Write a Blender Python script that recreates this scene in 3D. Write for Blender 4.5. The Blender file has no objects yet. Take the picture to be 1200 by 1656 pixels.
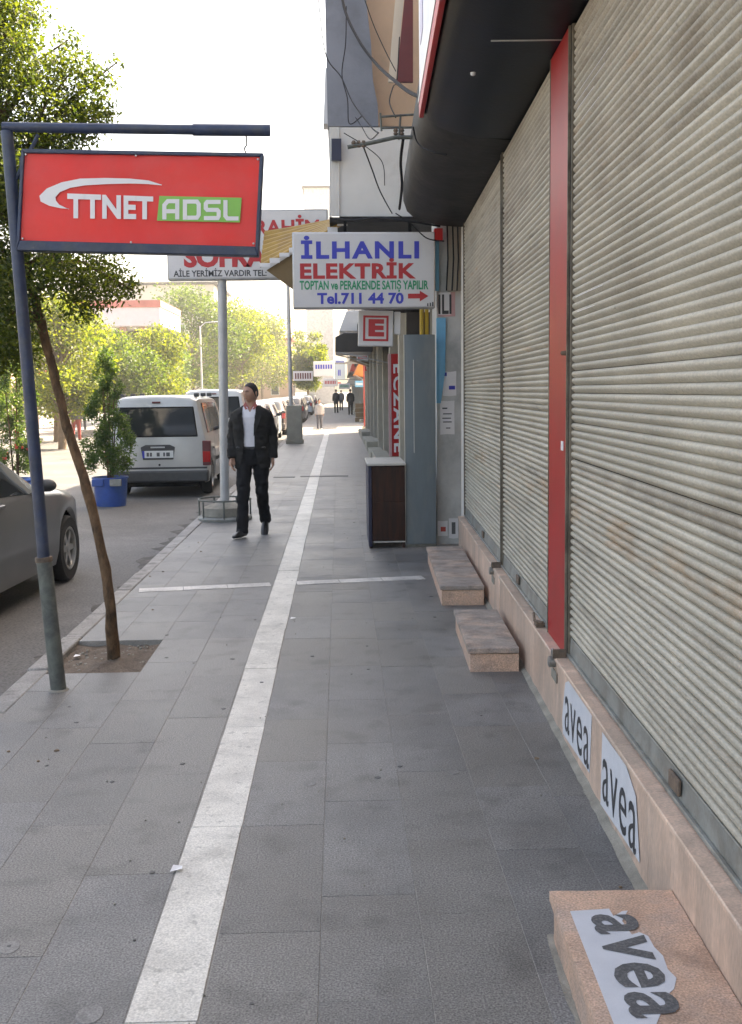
import bpy, bmesh, math, random
import numpy as np
from mathutils import Vector, Matrix, Quaternion

R = math.radians
pi = math.pi
random.seed(7)
scn = bpy.context.scene
COL = scn.collection

# ------------------------------------------------------------------ camera
cam_d = bpy.data.cameras.new('camera')
cam_d.sensor_fit = 'VERTICAL'
cam_d.sensor_height = 36.0
cam_d.lens = 36.0 * 1750.0 / 1656.0
cam_d.clip_start = 0.05
cam_d.clip_end = 3000
cam = bpy.data.objects.new('camera', cam_d)
COL.objects.link(cam)
YAW, PITCH, ROLL = -0.028038, 0.111916, -0.0133
CAM = Vector((0, 0, 1.6))
ROT = Matrix.Rotation(YAW, 3, 'Z') @ Matrix.Rotation(pi / 2 - PITCH, 3, 'X') @ Matrix.Rotation(ROLL, 3, 'Z')
cam.matrix_world = Matrix.Translation(CAM) @ ROT.to_4x4()
scn.camera = cam

# ------------------------------------------------------------------ sky, sun, exposure
SUN_EL, SUN_AZ = R(46), R(50)          # azimuth from the street direction (+Y) towards +X
world = bpy.data.worlds.new('World')
scn.world = world
world.use_nodes = True
wn = world.node_tree
bg = wn.nodes['Background']
sky = wn.nodes.new('ShaderNodeTexSky')
sky.sky_type = 'NISHITA'
sky.sun_disc = False
sky.sun_elevation = SUN_EL
sky.sun_rotation = SUN_AZ
sky.altitude = 300
sky.air_density = 1.0
sky.dust_density = 6.0
sky.ozone_density = 0.6
wn.links.new(sky.outputs[0], bg.inputs[0])
bg.inputs[1].default_value = 0.12
to_sun = Vector((math.sin(SUN_AZ) * math.cos(SUN_EL), math.cos(SUN_AZ) * math.cos(SUN_EL), math.sin(SUN_EL)))
sun_d = bpy.data.lights.new('sun', 'SUN')
sun_d.energy = 4.6
sun_d.angle = R(0.5)
sun_d.color = (1.0, 0.93, 0.82)
sun = bpy.data.objects.new('sun', sun_d)
COL.objects.link(sun)
sun.rotation_euler = (-to_sun).to_track_quat('-Z', 'Y').to_euler()
sun.location = (10, 10, 30)
vs = scn.view_settings
vs.view_transform = 'Standard'
vs.look = 'None'
vs.gamma = 1.0
vs.use_curve_mapping = False
vs.exposure = 2.5
vs.use_white_balance = True
vs.white_balance_temperature = 7700

# ------------------------------------------------------------------ helpers
def P(x, y, Y):
    """photo pixel -> point on the upright plane at street distance Y"""
    d = ROT @ Vector(((x - 600) / 1750.0, -(y - 828) / 1750.0, -1))
    return CAM + d * ((Y - CAM.y) / d.y)

class MB:
    def __init__(s):
        s.v = []; s.f = []
    def add(s, vs_, fs):
        o = len(s.v)
        s.v.extend([tuple(p) for p in vs_])
        s.f.extend([tuple(i + o for i in f) for f in fs])
        return s
    def box(s, x0, x1, y0, y1, z0, z1, M=None):
        vs_ = [(x, y, z) for z in (z0, z1) for y in (y0, y1) for x in (x0, x1)]
        if M is not None:
            vs_ = [M @ Vector(p) for p in vs_]
        return s.add(vs_, [(0, 2, 3, 1), (4, 5, 7, 6), (0, 1, 5, 4), (2, 6, 7, 3), (0, 4, 6, 2), (1, 3, 7, 5)])
    def quad(s, *p):
        return s.add(p, [tuple(range(len(p)))])
    def prism(s, poly, a, b, fn):
        """polygon in (u,v) extruded from a to b along w; fn(u,v,w) gives the point"""
        n = len(poly)
        vs_ = [fn(u, v, a) for u, v in poly] + [fn(u, v, b) for u, v in poly]
        fs = [tuple(range(n - 1, -1, -1)), tuple(range(n, 2 * n))]
        fs += [(i, (i + 1) % n, n + (i + 1) % n, n + i) for i in range(n)]
        return s.add(vs_, fs)
    def rings(s, rings, cap=True, closed=True):
        n = len(rings[0])
        vs_ = [p for r in rings for p in r]
        fs = []
        m = n if closed else n - 1
        for k in range(len(rings) - 1):
            for i in range(m):
                j = (i + 1) % n
                fs.append((k * n + i, k * n + j, (k + 1) * n + j, (k + 1) * n + i))
        if cap:
            fs.append(tuple(range(n - 1, -1, -1)))
            fs.append(tuple((len(rings) - 1) * n + i for i in range(n)))
        return s.add(vs_, fs)
    def tube(s, pts, r, n=8, cap=True):
        pts = [Vector(p) for p in pts]
        rs = r if isinstance(r, (list, tuple)) else [r] * len(pts)
        rings = []
        t0 = (pts[1] - pts[0]).normalized()
        ref = Vector((0, 0, 1)) if abs(t0.z) < 0.9 else Vector((1, 0, 0))
        u = t0.cross(ref).normalized()
        for k, p in enumerate(pts):
            t = (pts[min(k + 1, len(pts) - 1)] - pts[max(k - 1, 0)]).normalized()
            u = (u - t * u.dot(t)).normalized()
            w = t.cross(u)
            q = rs[k]
            a, b = q if isinstance(q, tuple) else (q, q)
            rings.append([p + u * (a * math.cos(2 * pi * i / n)) + w * (b * math.sin(2 * pi * i / n)) for i in range(n)])
        return s.rings(rings, cap)
    def lathe(s, prof, n=16, c=(0, 0, 0), fn=None, cap=True):
        rings = []
        for r, z in prof:
            rg = []
            for i in range(n):
                a = 2 * pi * i / n
                p = (r * math.cos(a), r * math.sin(a), z)
                if fn: p = fn(*p)
                rg.append((p[0] + c[0], p[1] + c[1], p[2] + c[2]))
            rings.append(rg)
        return s.rings(rings, cap)
    def ellipsoid(s, c, r, n=14, m=9, fn=None):
        rings = []
        for k in range(1, m):
            a = pi * k / m - pi / 2
            rg = []
            for i in range(n):
                b = 2 * pi * i / n
                d = Vector((math.cos(a) * math.cos(b), math.cos(a) * math.sin(b), math.sin(a)))
                p = Vector((d.x * r[0], d.y * r[1], d.z * r[2]))
                if fn: p = fn(p, d)
                rg.append(p + Vector(c))
            rings.append(rg)
        return s.rings(rings)
    def mesh(s, name, smooth=False, sharp=40):
        me = bpy.data.meshes.new(name)
        me.from_pydata(s.v, [], s.f)
        bm = bmesh.new(); bm.from_mesh(me)
        bmesh.ops.recalc_face_normals(bm, faces=bm.faces)
        bm.to_mesh(me); bm.free()
        if smooth:
            me.shade_smooth()
            me.set_sharp_from_angle(angle=R(sharp))
        return me
    def build(s, name, mat, parent=None, smooth=False, bevel=0, seg=2, loc=None, rot=None, sharp=40):
        me = s.mesh(name, smooth or bevel > 0, sharp)
        return link(name, me, mat, parent, bevel, seg, loc, rot)

def link(name, me, mat, parent=None, bevel=0, seg=2, loc=None, rot=None):
    if mat is not None and not me.materials:
        me.materials.append(mat)
    o = bpy.data.objects.new(name, me)
    COL.objects.link(o)
    if parent: o.parent = parent
    if loc is not None: o.location = loc
    if rot is not None: o.rotation_euler = rot
    if bevel:
        m = o.modifiers.new('bevel', 'BEVEL'); m.width = bevel; m.segments = seg; m.limit_method = 'ANGLE'; m.angle_limit = R(40)
    return o

def tag(o, label=None, cat=None, group=None, kind=None):
    if label: o['label'] = label
    if cat: o['category'] = cat
    if group: o['group'] = group
    if kind: o['kind'] = kind
    return o

def thing(name, label, cat, loc=(0, 0, 0), rotz=0, group=None):
    o = bpy.data.objects.new(name, None)
    COL.objects.link(o)
    o.empty_display_size = 0.1
    o.location = loc; o.rotation_euler = (0, 0, rotz)
    return tag(o, label, cat, group)

def copy_tree(o, parent=None):
    c = o.copy(); COL.objects.link(c)
    if parent: c.parent = parent
    for ch in list(o.children):
        copy_tree(ch, c)
    return c

# ------------------------------------------------------------------ materials
def nd(nt, t, **kw):
    n = nt.nodes.new(t)
    for k, v in kw.items(): setattr(n, k, v)
    return n

def mat(name, col, rough=0.6, var=0.12, scale=6.0, bump=0.0, bscale=60.0, metal=0.0, col2=None, thr=(0.45, 0.62),
        rand=0.0, coat=0.0, speck=0.0, sscale=350.0, spec=0.5, stretch=None, rvar=0.0, coord='Position', spots=None, rcol=None):
    """Procedural surface: broad tonal noise, optional second colour in patches, fine specks, per-object tone, bump."""
    m = bpy.data.materials.new(name); m.use_nodes = True
    nt = m.node_tree; b = nt.nodes['Principled BSDF']; L = nt.links.new
    if coord == 'Position':
        co = nd(nt, 'ShaderNodeNewGeometry').outputs['Position']
    else:
        co = nd(nt, 'ShaderNodeTexCoord').outputs[coord]
    if stretch:
        mp = nd(nt, 'ShaderNodeMapping'); mp.inputs['Scale'].default_value = stretch
        L(co, mp.inputs['Vector']); co = mp.outputs[0]
    nz = nd(nt, 'ShaderNodeTexNoise'); nz.inputs['Scale'].default_value = scale; nz.inputs['Detail'].default_value = 6
    nz.inputs['Roughness'].default_value = 0.62
    L(co, nz.inputs['Vector'])
    mr = nd(nt, 'ShaderNodeMapRange'); mr.inputs[1].default_value = 0.25; mr.inputs[2].default_value = 0.75
    mr.inputs[3].default_value = 1 - var; mr.inputs[4].default_value = 1 + var
    L(nz.outputs[0], mr.inputs[0])
    val = mr.outputs[0]
    if rand:
        oi = nd(nt, 'ShaderNodeObjectInfo')
        m2 = nd(nt, 'ShaderNodeMapRange'); m2.inputs[3].default_value = 1 - rand; m2.inputs[4].default_value = 1 + rand
        L(oi.outputs['Random'], m2.inputs[0])
        mm = nd(nt, 'ShaderNodeMath', operation='MULTIPLY'); L(val, mm.inputs[0]); L(m2.outputs[0], mm.inputs[1]); val = mm.outputs[0]
    if speck:
        n2 = nd(nt, 'ShaderNodeTexNoise'); n2.inputs['Scale'].default_value = sscale; n2.inputs['Detail'].default_value = 2
        L(co, n2.inputs['Vector'])
        m3 = nd(nt, 'ShaderNodeMapRange'); m3.inputs[1].default_value = 0.3; m3.inputs[2].default_value = 0.7
        m3.inputs[3].default_value = 1 - speck; m3.inputs[4].default_value = 1 + speck
        L(n2.outputs[0], m3.inputs[0])
        mm = nd(nt, 'ShaderNodeMath', operation='MULTIPLY'); L(val, mm.inputs[0]); L(m3.outputs[0], mm.inputs[1]); val = mm.outputs[0]
    base = nd(nt, 'ShaderNodeRGB'); base.outputs[0].default_value = (*col, 1)
    c = base.outputs[0]
    if col2:
        n3 = nd(nt, 'ShaderNodeTexNoise'); n3.inputs['Scale'].default_value = scale * 0.7; n3.inputs['Detail'].default_value = 8
        n3.inputs['Roughness'].default_value = 0.7; n3.inputs['Distortion'].default_value = 0.4
        L(co, n3.inputs['Vector'])
        m4 = nd(nt, 'ShaderNodeMapRange'); m4.inputs[1].default_value = thr[0]; m4.inputs[2].default_value = thr[1]; m4.clamp = True
        L(n3.outputs[0], m4.inputs[0])
        mx = nd(nt, 'ShaderNodeMix', data_type='RGBA'); L(m4.outputs[0], mx.inputs[0]); L(c, mx.inputs[6]); mx.inputs[7].default_value = (*col2, 1)
        c = mx.outputs[2]
    if rcol:                                    # some pieces of another stone tone
        oi2 = nd(nt, 'ShaderNodeObjectInfo'); wn_ = nd(nt, 'ShaderNodeTexWhiteNoise', noise_dimensions='1D'); L(oi2.outputs['Random'], wn_.inputs['W'])
        m7 = nd(nt, 'ShaderNodeMapRange'); m7.inputs[1].default_value = 0.45; m7.inputs[2].default_value = 1.0; m7.clamp = True
        L(wn_.outputs[0], m7.inputs[0])
        mx2 = nd(nt, 'ShaderNodeMix', data_type='RGBA'); L(m7.outputs[0], mx2.inputs[0]); L(c, mx2.inputs[6]); mx2.inputs[7].default_value = (*rcol, 1)
        c = mx2.outputs[2]
    if spots:                                   # small stains with a shape of their own: (scale, from, to, factor)
        n5 = nd(nt, 'ShaderNodeTexNoise'); n5.inputs['Scale'].default_value = spots[0]; n5.inputs['Detail'].default_value = 3
        L(co, n5.inputs['Vector'])
        m6 = nd(nt, 'ShaderNodeMapRange'); m6.inputs[1].default_value = spots[1]; m6.inputs[2].default_value = spots[2]
        m6.inputs[3].default_value = 1.0; m6.inputs[4].default_value = spots[3]; m6.clamp = True
        L(n5.outputs[0], m6.inputs[0])
        mm = nd(nt, 'ShaderNodeMath', operation='MULTIPLY'); L(val, mm.inputs[0]); L(m6.outputs[0], mm.inputs[1]); val = mm.outputs[0]
    vm = nd(nt, 'ShaderNodeVectorMath', operation='SCALE'); L(c, vm.inputs[0]); L(val, vm.inputs['Scale'])
    L(vm.outputs[0], b.inputs['Base Color'])
    b.inputs['Roughness'].default_value = rough
    if rvar:
        m5 = nd(nt, 'ShaderNodeMapRange'); m5.inputs[1].default_value = 0.3; m5.inputs[2].default_value = 0.7
        m5.inputs[3].default_value = rough - rvar; m5.inputs[4].default_value = rough + rvar
        L(nz.outputs[0], m5.inputs[0]); L(m5.outputs[0], b.inputs['Roughness'])
    b.inputs['Metallic'].default_value = metal
    b.inputs['Specular IOR Level'].default_value = spec
    b.inputs['Coat Weight'].default_value = coat
    b.inputs['Coat Roughness'].default_value = 0.08
    if bump:
        n4 = nd(nt, 'ShaderNodeTexNoise'); n4.inputs['Scale'].default_value = bscale; n4.inputs['Detail'].default_value = 4
        L(co, n4.inputs['Vector'])
        bp = nd(nt, 'ShaderNodeBump'); bp.inputs['Strength'].default_value = bump; bp.inputs['Distance'].default_value = 0.01
        L(n4.outputs[0], bp.inputs['Height']); L(bp.outputs[0], b.inputs['Normal'])
    return m

def leaf_mat(name, c1, c2, trans=0.45):
    m = bpy.data.materials.new(name); m.use_nodes = True
    nt = m.node_tree; L = nt.links.new
    for n in list(nt.nodes): nt.nodes.remove(n)
    out = nd(nt, 'ShaderNodeOutputMaterial')
    g = nd(nt, 'ShaderNodeNewGeometry')
    mx = nd(nt, 'ShaderNodeMix', data_type='RGBA'); L(g.outputs['Random Per Island'], mx.inputs[0])
    mx.inputs[6].default_value = (*c1, 1); mx.inputs[7].default_value = (*c2, 1)
    d = nd(nt, 'ShaderNodeBsdfPrincipled'); d.inputs['Roughness'].default_value = 0.5; d.inputs['Specular IOR Level'].default_value = 0.35
    L(mx.outputs[2], d.inputs['Base Color'])
    t = nd(nt, 'ShaderNodeBsdfTranslucent')
    hs = nd(nt, 'ShaderNodeMix', data_type='RGBA', blend_type='MULTIPLY'); hs.inputs[0].default_value = 1.0
    L(mx.outputs[2], hs.inputs[6]); hs.inputs[7].default_value = (2.6, 2.4, 0.7, 1)
    L(hs.outputs[2], t.inputs[0])
    ms = nd(nt, 'ShaderNodeMixShader'); ms.inputs[0].default_value = trans
    L(d.outputs[0], ms.inputs[1]); L(t.outputs[0], ms.inputs[2]); L(ms.outputs[0], out.inputs[0])
    return m

def glass_mat(name, col=(0.02, 0.025, 0.028), rough=0.03, trans=0.0):
    m = bpy.data.materials.new(name); m.use_nodes = True
    b = m.node_tree.nodes['Principled BSDF']
    nz = nd(m.node_tree, 'ShaderNodeTexNoise'); nz.inputs['Scale'].default_value = 3
    mr = nd(m.node_tree, 'ShaderNodeMapRange'); mr.inputs[3].default_value = rough; mr.inputs[4].default_value = rough + 0.05
    m.node_tree.links.new(nz.outputs[0], mr.inputs[0]); m.node_tree.links.new(mr.outputs[0], b.inputs['Roughness'])
    b.inputs['Base Color'].default_value = (*col, 1)
    b.inputs['Specular IOR Level'].default_value = 0.8
    b.inputs['Transmission Weight'].default_value = trans
    return m

M = {}
M['slab'] = mat('basalt_paving', (0.160, 0.156, 0.150), 0.50, 0.34, 1.7, 0.26, 170, speck=0.6, sscale=160, rand=0.12, col2=(0.124, 0.122, 0.119), thr=(0.44, 0.60), rvar=0.10, spots=(5, 0.55, 0.72, 0.68), rcol=(0.165, 0.156, 0.142))
M['slab_far'] = mat('basalt_paving_far', (0.150, 0.152, 0.152), 0.42, 0.22, 1.5, speck=0.25, sscale=60)
M['strip'] = mat('white_marble_strip', (0.60, 0.57, 0.51), 0.48, 0.2, 4, 0.3, 110, speck=0.22, sscale=150, rand=0.09, col2=(0.46, 0.435, 0.39), thr=(0.48, 0.66), spots=(20, .6, .7, .7), spec=0.4)
M['band'] = mat('worn_marble_band', (0.50, 0.475, 0.445), 0.5, 0.3, 5, 0.3, 90, speck=0.3, sscale=120, col2=(0.33, 0.315, 0.30), thr=(0.48, 0.66))
M['gum'] = mat('trodden_gum', (0.098, 0.096, 0.093), 0.7, 0.3, 30)
M['worn'] = mat('worn_patch', (0.185, 0.18, 0.172), 0.6, 0.3, 30, speck=0.3, sscale=170)
M['grout'] = mat('grey_grout', (0.27, 0.255, 0.23), 0.9, 0.35, 4, speck=0.3)
M['kerb'] = mat('limestone_kerb', (0.26, 0.25, 0.235), 0.7, 0.3, 5, 0.5, 60, speck=0.25, sscale=90, rand=0.12, spots=(8, .55, .68, .6))
M['asphalt'] = mat('asphalt', (0.092, 0.090, 0.087), 0.7, 0.2, 0.9, 0.5, 180, speck=0.45, sscale=55, col2=(0.128, 0.124, 0.118), thr=(0.48, 0.65))
M['gutter'] = mat('gutter_dirt', (0.05, 0.047, 0.043), 0.85, 0.4, 7, 0.5, 80, col2=(0.11, 0.10, 0.09))
M['soil'] = mat('dry_soil', (0.135, 0.105, 0.08), 0.95, 0.35, 14, 0.9, 60, speck=0.3, sscale=150)
M['ground'] = mat('pale_ground', (0.20, 0.19, 0.17), 0.9, 0.2, 0.4)
M['plinth'] = mat('pink_marble', (0.60, 0.425, 0.325), 0.42, 0.22, 5, 0.1, 60, col2=(0.47, 0.35, 0.275), thr=(0.40, 0.60), speck=0.14, sscale=120, rand=0.08, stretch=(1, 1, 0.3), spec=0.35, spots=(9, .58, .7, 1.22))
M['step'] = mat('pink_granite', (0.60, 0.39, 0.28), 0.5, 0.24, 7, 0.3, 120, col2=(0.46, 0.335, 0.27), thr=(0.43, 0.64), speck=0.3, sscale=160, spec=0.35, spots=(6, .56, .70, .72))
M['step_worn'] = mat('worn_stone_tread', (0.30, 0.255, 0.225), 0.6, 0.3, 6, 0.3, 100, col2=(0.46, 0.335, 0.265), thr=(0.46, 0.60), speck=0.22, sscale=140, spots=(7, .52, .6, .75))
M['cement'] = mat('cement_render', (0.255, 0.235, 0.195), 0.9, 0.35, 9, 0.5, 90, speck=0.15)
M['slat'] = mat('beige_shutter', (0.425, 0.388, 0.318), 0.52, 0.24, 1.6, 0.06, 200, rand=0.06, col2=(0.335, 0.298, 0.238), thr=(0.46, 0.66), speck=0.14, sscale=120, stretch=(1, 0.5, 1.2), spots=(34, 0.70, 0.78, 0.6), spec=0.35)
M['bar'] = mat('galvanised_bar', (0.27, 0.275, 0.255), 0.5, 0.25, 8, 0.1, 80, metal=0.25, col2=(0.20, 0.19, 0.165))
M['rail'] = mat('shutter_rail', (0.20, 0.17, 0.13), 0.55, 0.3, 9, col2=(0.10, 0.08, 0.06), spec=0.3)
M['black'] = mat('black_gap', (0.008, 0.008, 0.008), 0.8, 0.2, spec=0.1)
M['rust'] = mat('rusty_plate', (0.17, 0.12, 0.085), 0.8, 0.35, 30, 0.4, 90, col2=(0.10, 0.075, 0.06))
M['lock'] = mat('padlock_steel', (0.32, 0.31, 0.29), 0.4, 0.25, 40, metal=0.7)
M['red_post'] = mat('red_enamel', (0.36, 0.008, 0.009), 0.42, 0.12, 3, coat=0.0, col2=(0.32, 0.016, 0.014), spec=0.25)
M['navy'] = mat('navy_sheet', (0.0018, 0.0030, 0.0085), 0.40, 0.4, 3, 0.05, 40, col2=(0.0045, 0.0042, 0.0048), thr=(0.42, 0.62), spec=0.10)
M['dusty'] = mat('dusty_sheet', (0.026, 0.023, 0.021), 0.6, 0.4, 4, 0.3, 14, col2=(0.008, 0.0075, 0.008), thr=(0.40, 0.65), spec=0.18, spots=(22, .6, .68, 1.5))
M['white_panel'] = mat('white_panel', (0.66, 0.65, 0.66), 0.4, 0.08, 3)
M['lilac'] = mat('lilac_print', (0.42, 0.36, 0.50), 0.4, 0.08, 3)
M['red_trim'] = mat('red_trim', (0.46, 0.016, 0.016), 0.45, 0.1, 4, spec=0.25)
M['alu'] = mat('bare_aluminium', (0.55, 0.55, 0.54), 0.35, 0.12, 12, metal=0.6)
M['white_wall'] = mat('white_plaster', (0.60, 0.59, 0.565), 0.85, 0.10, 1.6, 0.15, 60, col2=(0.47, 0.455, 0.43), thr=(0.55, 0.78))
M['beige_wall'] = mat('apricot_plaster', (0.62, 0.43, 0.29), 0.85, 0.12, 1.8, 0.15, 60, col2=(0.52, 0.37, 0.26), thr=(0.55, 0.75))
M['grey_wall'] = mat('blue_grey_plaster', (0.20, 0.215, 0.25), 0.85, 0.16, 1.6, 0.15, 50, col2=(0.15, 0.16, 0.185), thr=(0.48, 0.68))
M['maroon'] = mat('maroon_paint', (0.11, 0.014, 0.016), 0.5, 0.2, 5)
M['pilaster'] = mat('grey_painted_render', (0.50, 0.505, 0.49), 0.75, 0.2, 4, 0.2, 60, col2=(0.37, 0.38, 0.37), thr=(0.48, 0.68))
M['steel_blue'] = mat('blue_grey_steel', (0.135, 0.163, 0.178), 0.45, 0.25, 3, 0.03, 60, metal=0.1, col2=(0.185, 0.195, 0.19), stretch=(1, 1, 0.3))
M['sky_paint'] = mat('light_blue_paint', (0.12, 0.36, 0.55), 0.5, 0.15, 6)
M['wood'] = mat('dark_brown_wood', (0.044, 0.014, 0.007), 0.45, 0.5, 5, 0.1, 30, stretch=(6, 1, 0.7), col2=(0.022, 0.009, 0.006), spec=0.3)
M['blue_black'] = mat('blue_black_paint', (0.014, 0.016, 0.045), 0.45, 0.2)
M['pale_top'] = mat('pale_stone_top', (0.44, 0.42, 0.38), 0.5, 0.14, 9, speck=0.1)
M['sign_white'] = mat('sign_white_acrylic', (0.60, 0.585, 0.59), 0.3, 0.05, 3, col2=(0.52, 0.505, 0.51), thr=(0.5, 0.75))
M['sign_frame'] = mat('sign_frame_metal', (0.40, 0.40, 0.41), 0.4, 0.15, 10, metal=0.4)
M['t_blue'] = mat('print_blue', (0.035, 0.045, 0.42), 0.45, 0.06)
M['t_red'] = mat('print_red', (0.45, 0.02, 0.025), 0.45, 0.06)
M['t_green'] = mat('print_green', (0.01, 0.27, 0.12), 0.45, 0.06)
M['t_dark'] = mat('print_black', (0.035, 0.035, 0.04), 0.5, 0.2, 60)
M['t_grey'] = mat('print_worn_grey', (0.085, 0.085, 0.09), 0.6, 0.4, 160, col2=(0.17, 0.17, 0.17), thr=(0.48, 0.62))
M['t_white'] = mat('print_white', (0.74, 0.73, 0.74), 0.45, 0.05)
M['t_lime'] = mat('print_lime', (0.22, 0.50, 0.09), 0.45, 0.06)
M['banner'] = mat('red_banner', (0.78, 0.036, 0.030), 0.42, 0.12, 2.5, 0.12, 14, spec=0.35, col2=(0.72, 0.075, 0.065), thr=(0.42, 0.7))
M['blue_paint'] = mat('blue_pipe_paint', (0.022, 0.036, 0.080), 0.4, 0.35, 12, 0.1, 50, col2=(0.045, 0.056, 0.080))
M['pole_grey'] = mat('weathered_pole', (0.125, 0.135, 0.115), 0.6, 0.3, 12, 0.2, 70, col2=(0.075, 0.08, 0.075))
M['sticker'] = mat('white_sticker', (0.62, 0.625, 0.66), 0.45, 0.08, 12, speck=0.05)
M['bark'] = mat('brown_bark', (0.150, 0.092, 0.052), 0.9, 0.45, 22, 1.0, 60, col2=(0.075, 0.048, 0.03), stretch=(1, 1, 0.5), spec=0.2)
M['bark_far'] = mat('pale_bark', (0.20, 0.14, 0.09), 0.9, 0.3, 6, 0.5, 20)
M['leaf_near'] = leaf_mat('leaf_near', (0.026, 0.048, 0.015), (0.105, 0.135, 0.032), 0.5)
M['leaf_far'] = leaf_mat('leaf_sunlit', (0.045, 0.080, 0.012), (0.145, 0.165, 0.022), 0.5)
M['leaf_mid'] = leaf_mat('leaf_mid', (0.030, 0.065, 0.014), (0.085, 0.125, 0.024), 0.42)
M['leaf_shrub'] = leaf_mat('leaf_shrub', (0.035, 0.075, 0.022), (0.085, 0.14, 0.038), 0.4)
M['flower'] = mat('red_flower', (0.5, 0.04, 0.02), 0.6, 0.2)
M['tub'] = mat('blue_plastic_tub', (0.022, 0.075, 0.30), 0.4, 0.2, 7, 0.05, 30, col2=(0.035, 0.09, 0.27))
M['white_car'] = mat('white_car_paint', (0.66, 0.655, 0.64), 0.3, 0.05, 3, coat=0.5)
M['van_silver'] = mat('silver_white_van_paint', (0.50, 0.495, 0.475), 0.32, 0.08, 3, metal=0.15, coat=0.4)
M['silver_car'] = mat('silver_car_paint', (0.150, 0.151, 0.150), 0.3, 0.08, 3, metal=0.45, coat=0.5)
M['blue_car'] = mat('pale_blue_car_paint', (0.42, 0.50, 0.56), 0.3, 0.05, 3, coat=0.5)
M['dark_car'] = mat('dark_car_paint', (0.05, 0.035, 0.032), 0.3, 0.1, 3, coat=0.5)
M['bumper'] = mat('grey_plastic_bumper', (0.055, 0.055, 0.055), 0.6, 0.2, 12)
M['tyre'] = mat('tyre_rubber', (0.018, 0.017, 0.016), 0.85, 0.3, 20, coord='Object')
M['rim'] = mat('alloy_rim', (0.42, 0.41, 0.39), 0.3, 0.12, 9, metal=0.7, coord='Object')
M['glass'] = glass_mat('dark_car_glass')
M['window'] = glass_mat('window_glass', (0.05, 0.06, 0.065), 0.04)
M['red_lens'] = mat('red_lens', (0.42, 0.012, 0.012), 0.15, 0.08)
M['clear_lens'] = mat('clear_lens', (0.55, 0.56, 0.56), 0.1, 0.05)
M['plate'] = mat('number_plate', (0.72, 0.72, 0.70), 0.4, 0.04)
M['concrete'] = mat('yellowed_concrete', (0.31, 0.29, 0.235), 0.9, 0.18, 4, 0.4, 70, speck=0.12)
M['galv'] = mat('galvanised_pole', (0.42, 0.42, 0.42), 0.45, 0.14, 7, metal=0.3)
M['yellow_sheet'] = mat('yellow_corrugated_plastic', (0.33, 0.19, 0.018), 0.5, 0.25, 5, col2=(0.24, 0.13, 0.016))
M['brown_board'] = mat('brown_soffit_board', (0.16, 0.105, 0.045), 0.7, 0.2, 6)
M['cable'] = mat('black_cable', (0.012, 0.012, 0.014), 0.7, 0.1, spec=0.15)
M['beige_pier'] = mat('beige_stone_pier', (0.36, 0.325, 0.265), 0.75, 0.14, 4, 0.15, 60)
M['dark_shop'] = mat('dark_shopfront', (0.035, 0.030, 0.028), 0.35, 0.4, 2)
M['orange'] = mat('orange_goods', (0.55, 0.20, 0.05), 0.6, 0.2, 4)
M['red_goods'] = mat('red_paint_column', (0.50, 0.06, 0.04), 0.55, 0.15)
M['pink_wall'] = mat('pink_stone_building', (0.50, 0.36, 0.30), 0.85, 0.12, 0.4)
M['cream_wall'] = mat('cream_building', (0.55, 0.49, 0.40), 0.85, 0.1, 0.5)
M['roof_tile'] = mat('red_roof_tile', (0.32, 0.09, 0.05), 0.8, 0.2, 4)
M['pale_red'] = mat('faded_red_edge', (0.55, 0.20, 0.16), 0.6, 0.2, 1)
M['yellow_pipe'] = mat('yellow_gas_pipe', (0.50, 0.33, 0.03), 0.45, 0.12)
M['skin'] = mat('skin', (0.39, 0.215, 0.145), 0.5, 0.08, 30, coord='Object')
M['hair'] = mat('dark_hair', (0.012, 0.009, 0.008), 0.6, 0.3, 60, coord='Object')
M['suit'] = mat('charcoal_suit', (0.016, 0.0152, 0.0145), 0.8, 0.3, 9, 0.8, 16, coord='Object', spec=0.25)
M['trouser'] = mat('black_trouser', (0.0065, 0.0065, 0.008), 0.8, 0.25, 12, 0.8, 14, coord='Object', spec=0.25)
M['shirt'] = mat('white_shirt', (0.66, 0.65, 0.69), 0.7, 0.06, 20, 0.4, 25, coord='Object')
M['collar_red'] = mat('red_shirt_collar', (0.34, 0.10, 0.085), 0.75, 0.1, 20, coord='Object')
M['shoe'] = mat('black_leather', (0.010, 0.009, 0.009), 0.35, 0.2, coord='Object')
M['eye'] = mat('dark_eye', (0.03, 0.02, 0.018), 0.3, 0.1, coord='Object')
M['lip'] = mat('lip', (0.20, 0.085, 0.065), 0.5, 0.1, coord='Object')
M['cloth_grey'] = mat('grey_cloth', (0.10, 0.10, 0.115), 0.8, 0.2, 9, coord='Object')
M['cloth_pale'] = mat('pale_cloth', (0.40, 0.37, 0.36), 0.8, 0.2, 9, coord='Object')
M['cloth_red'] = mat('red_cloth', (0.32, 0.05, 0.04), 0.8, 0.2, 9, coord='Object')

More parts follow.
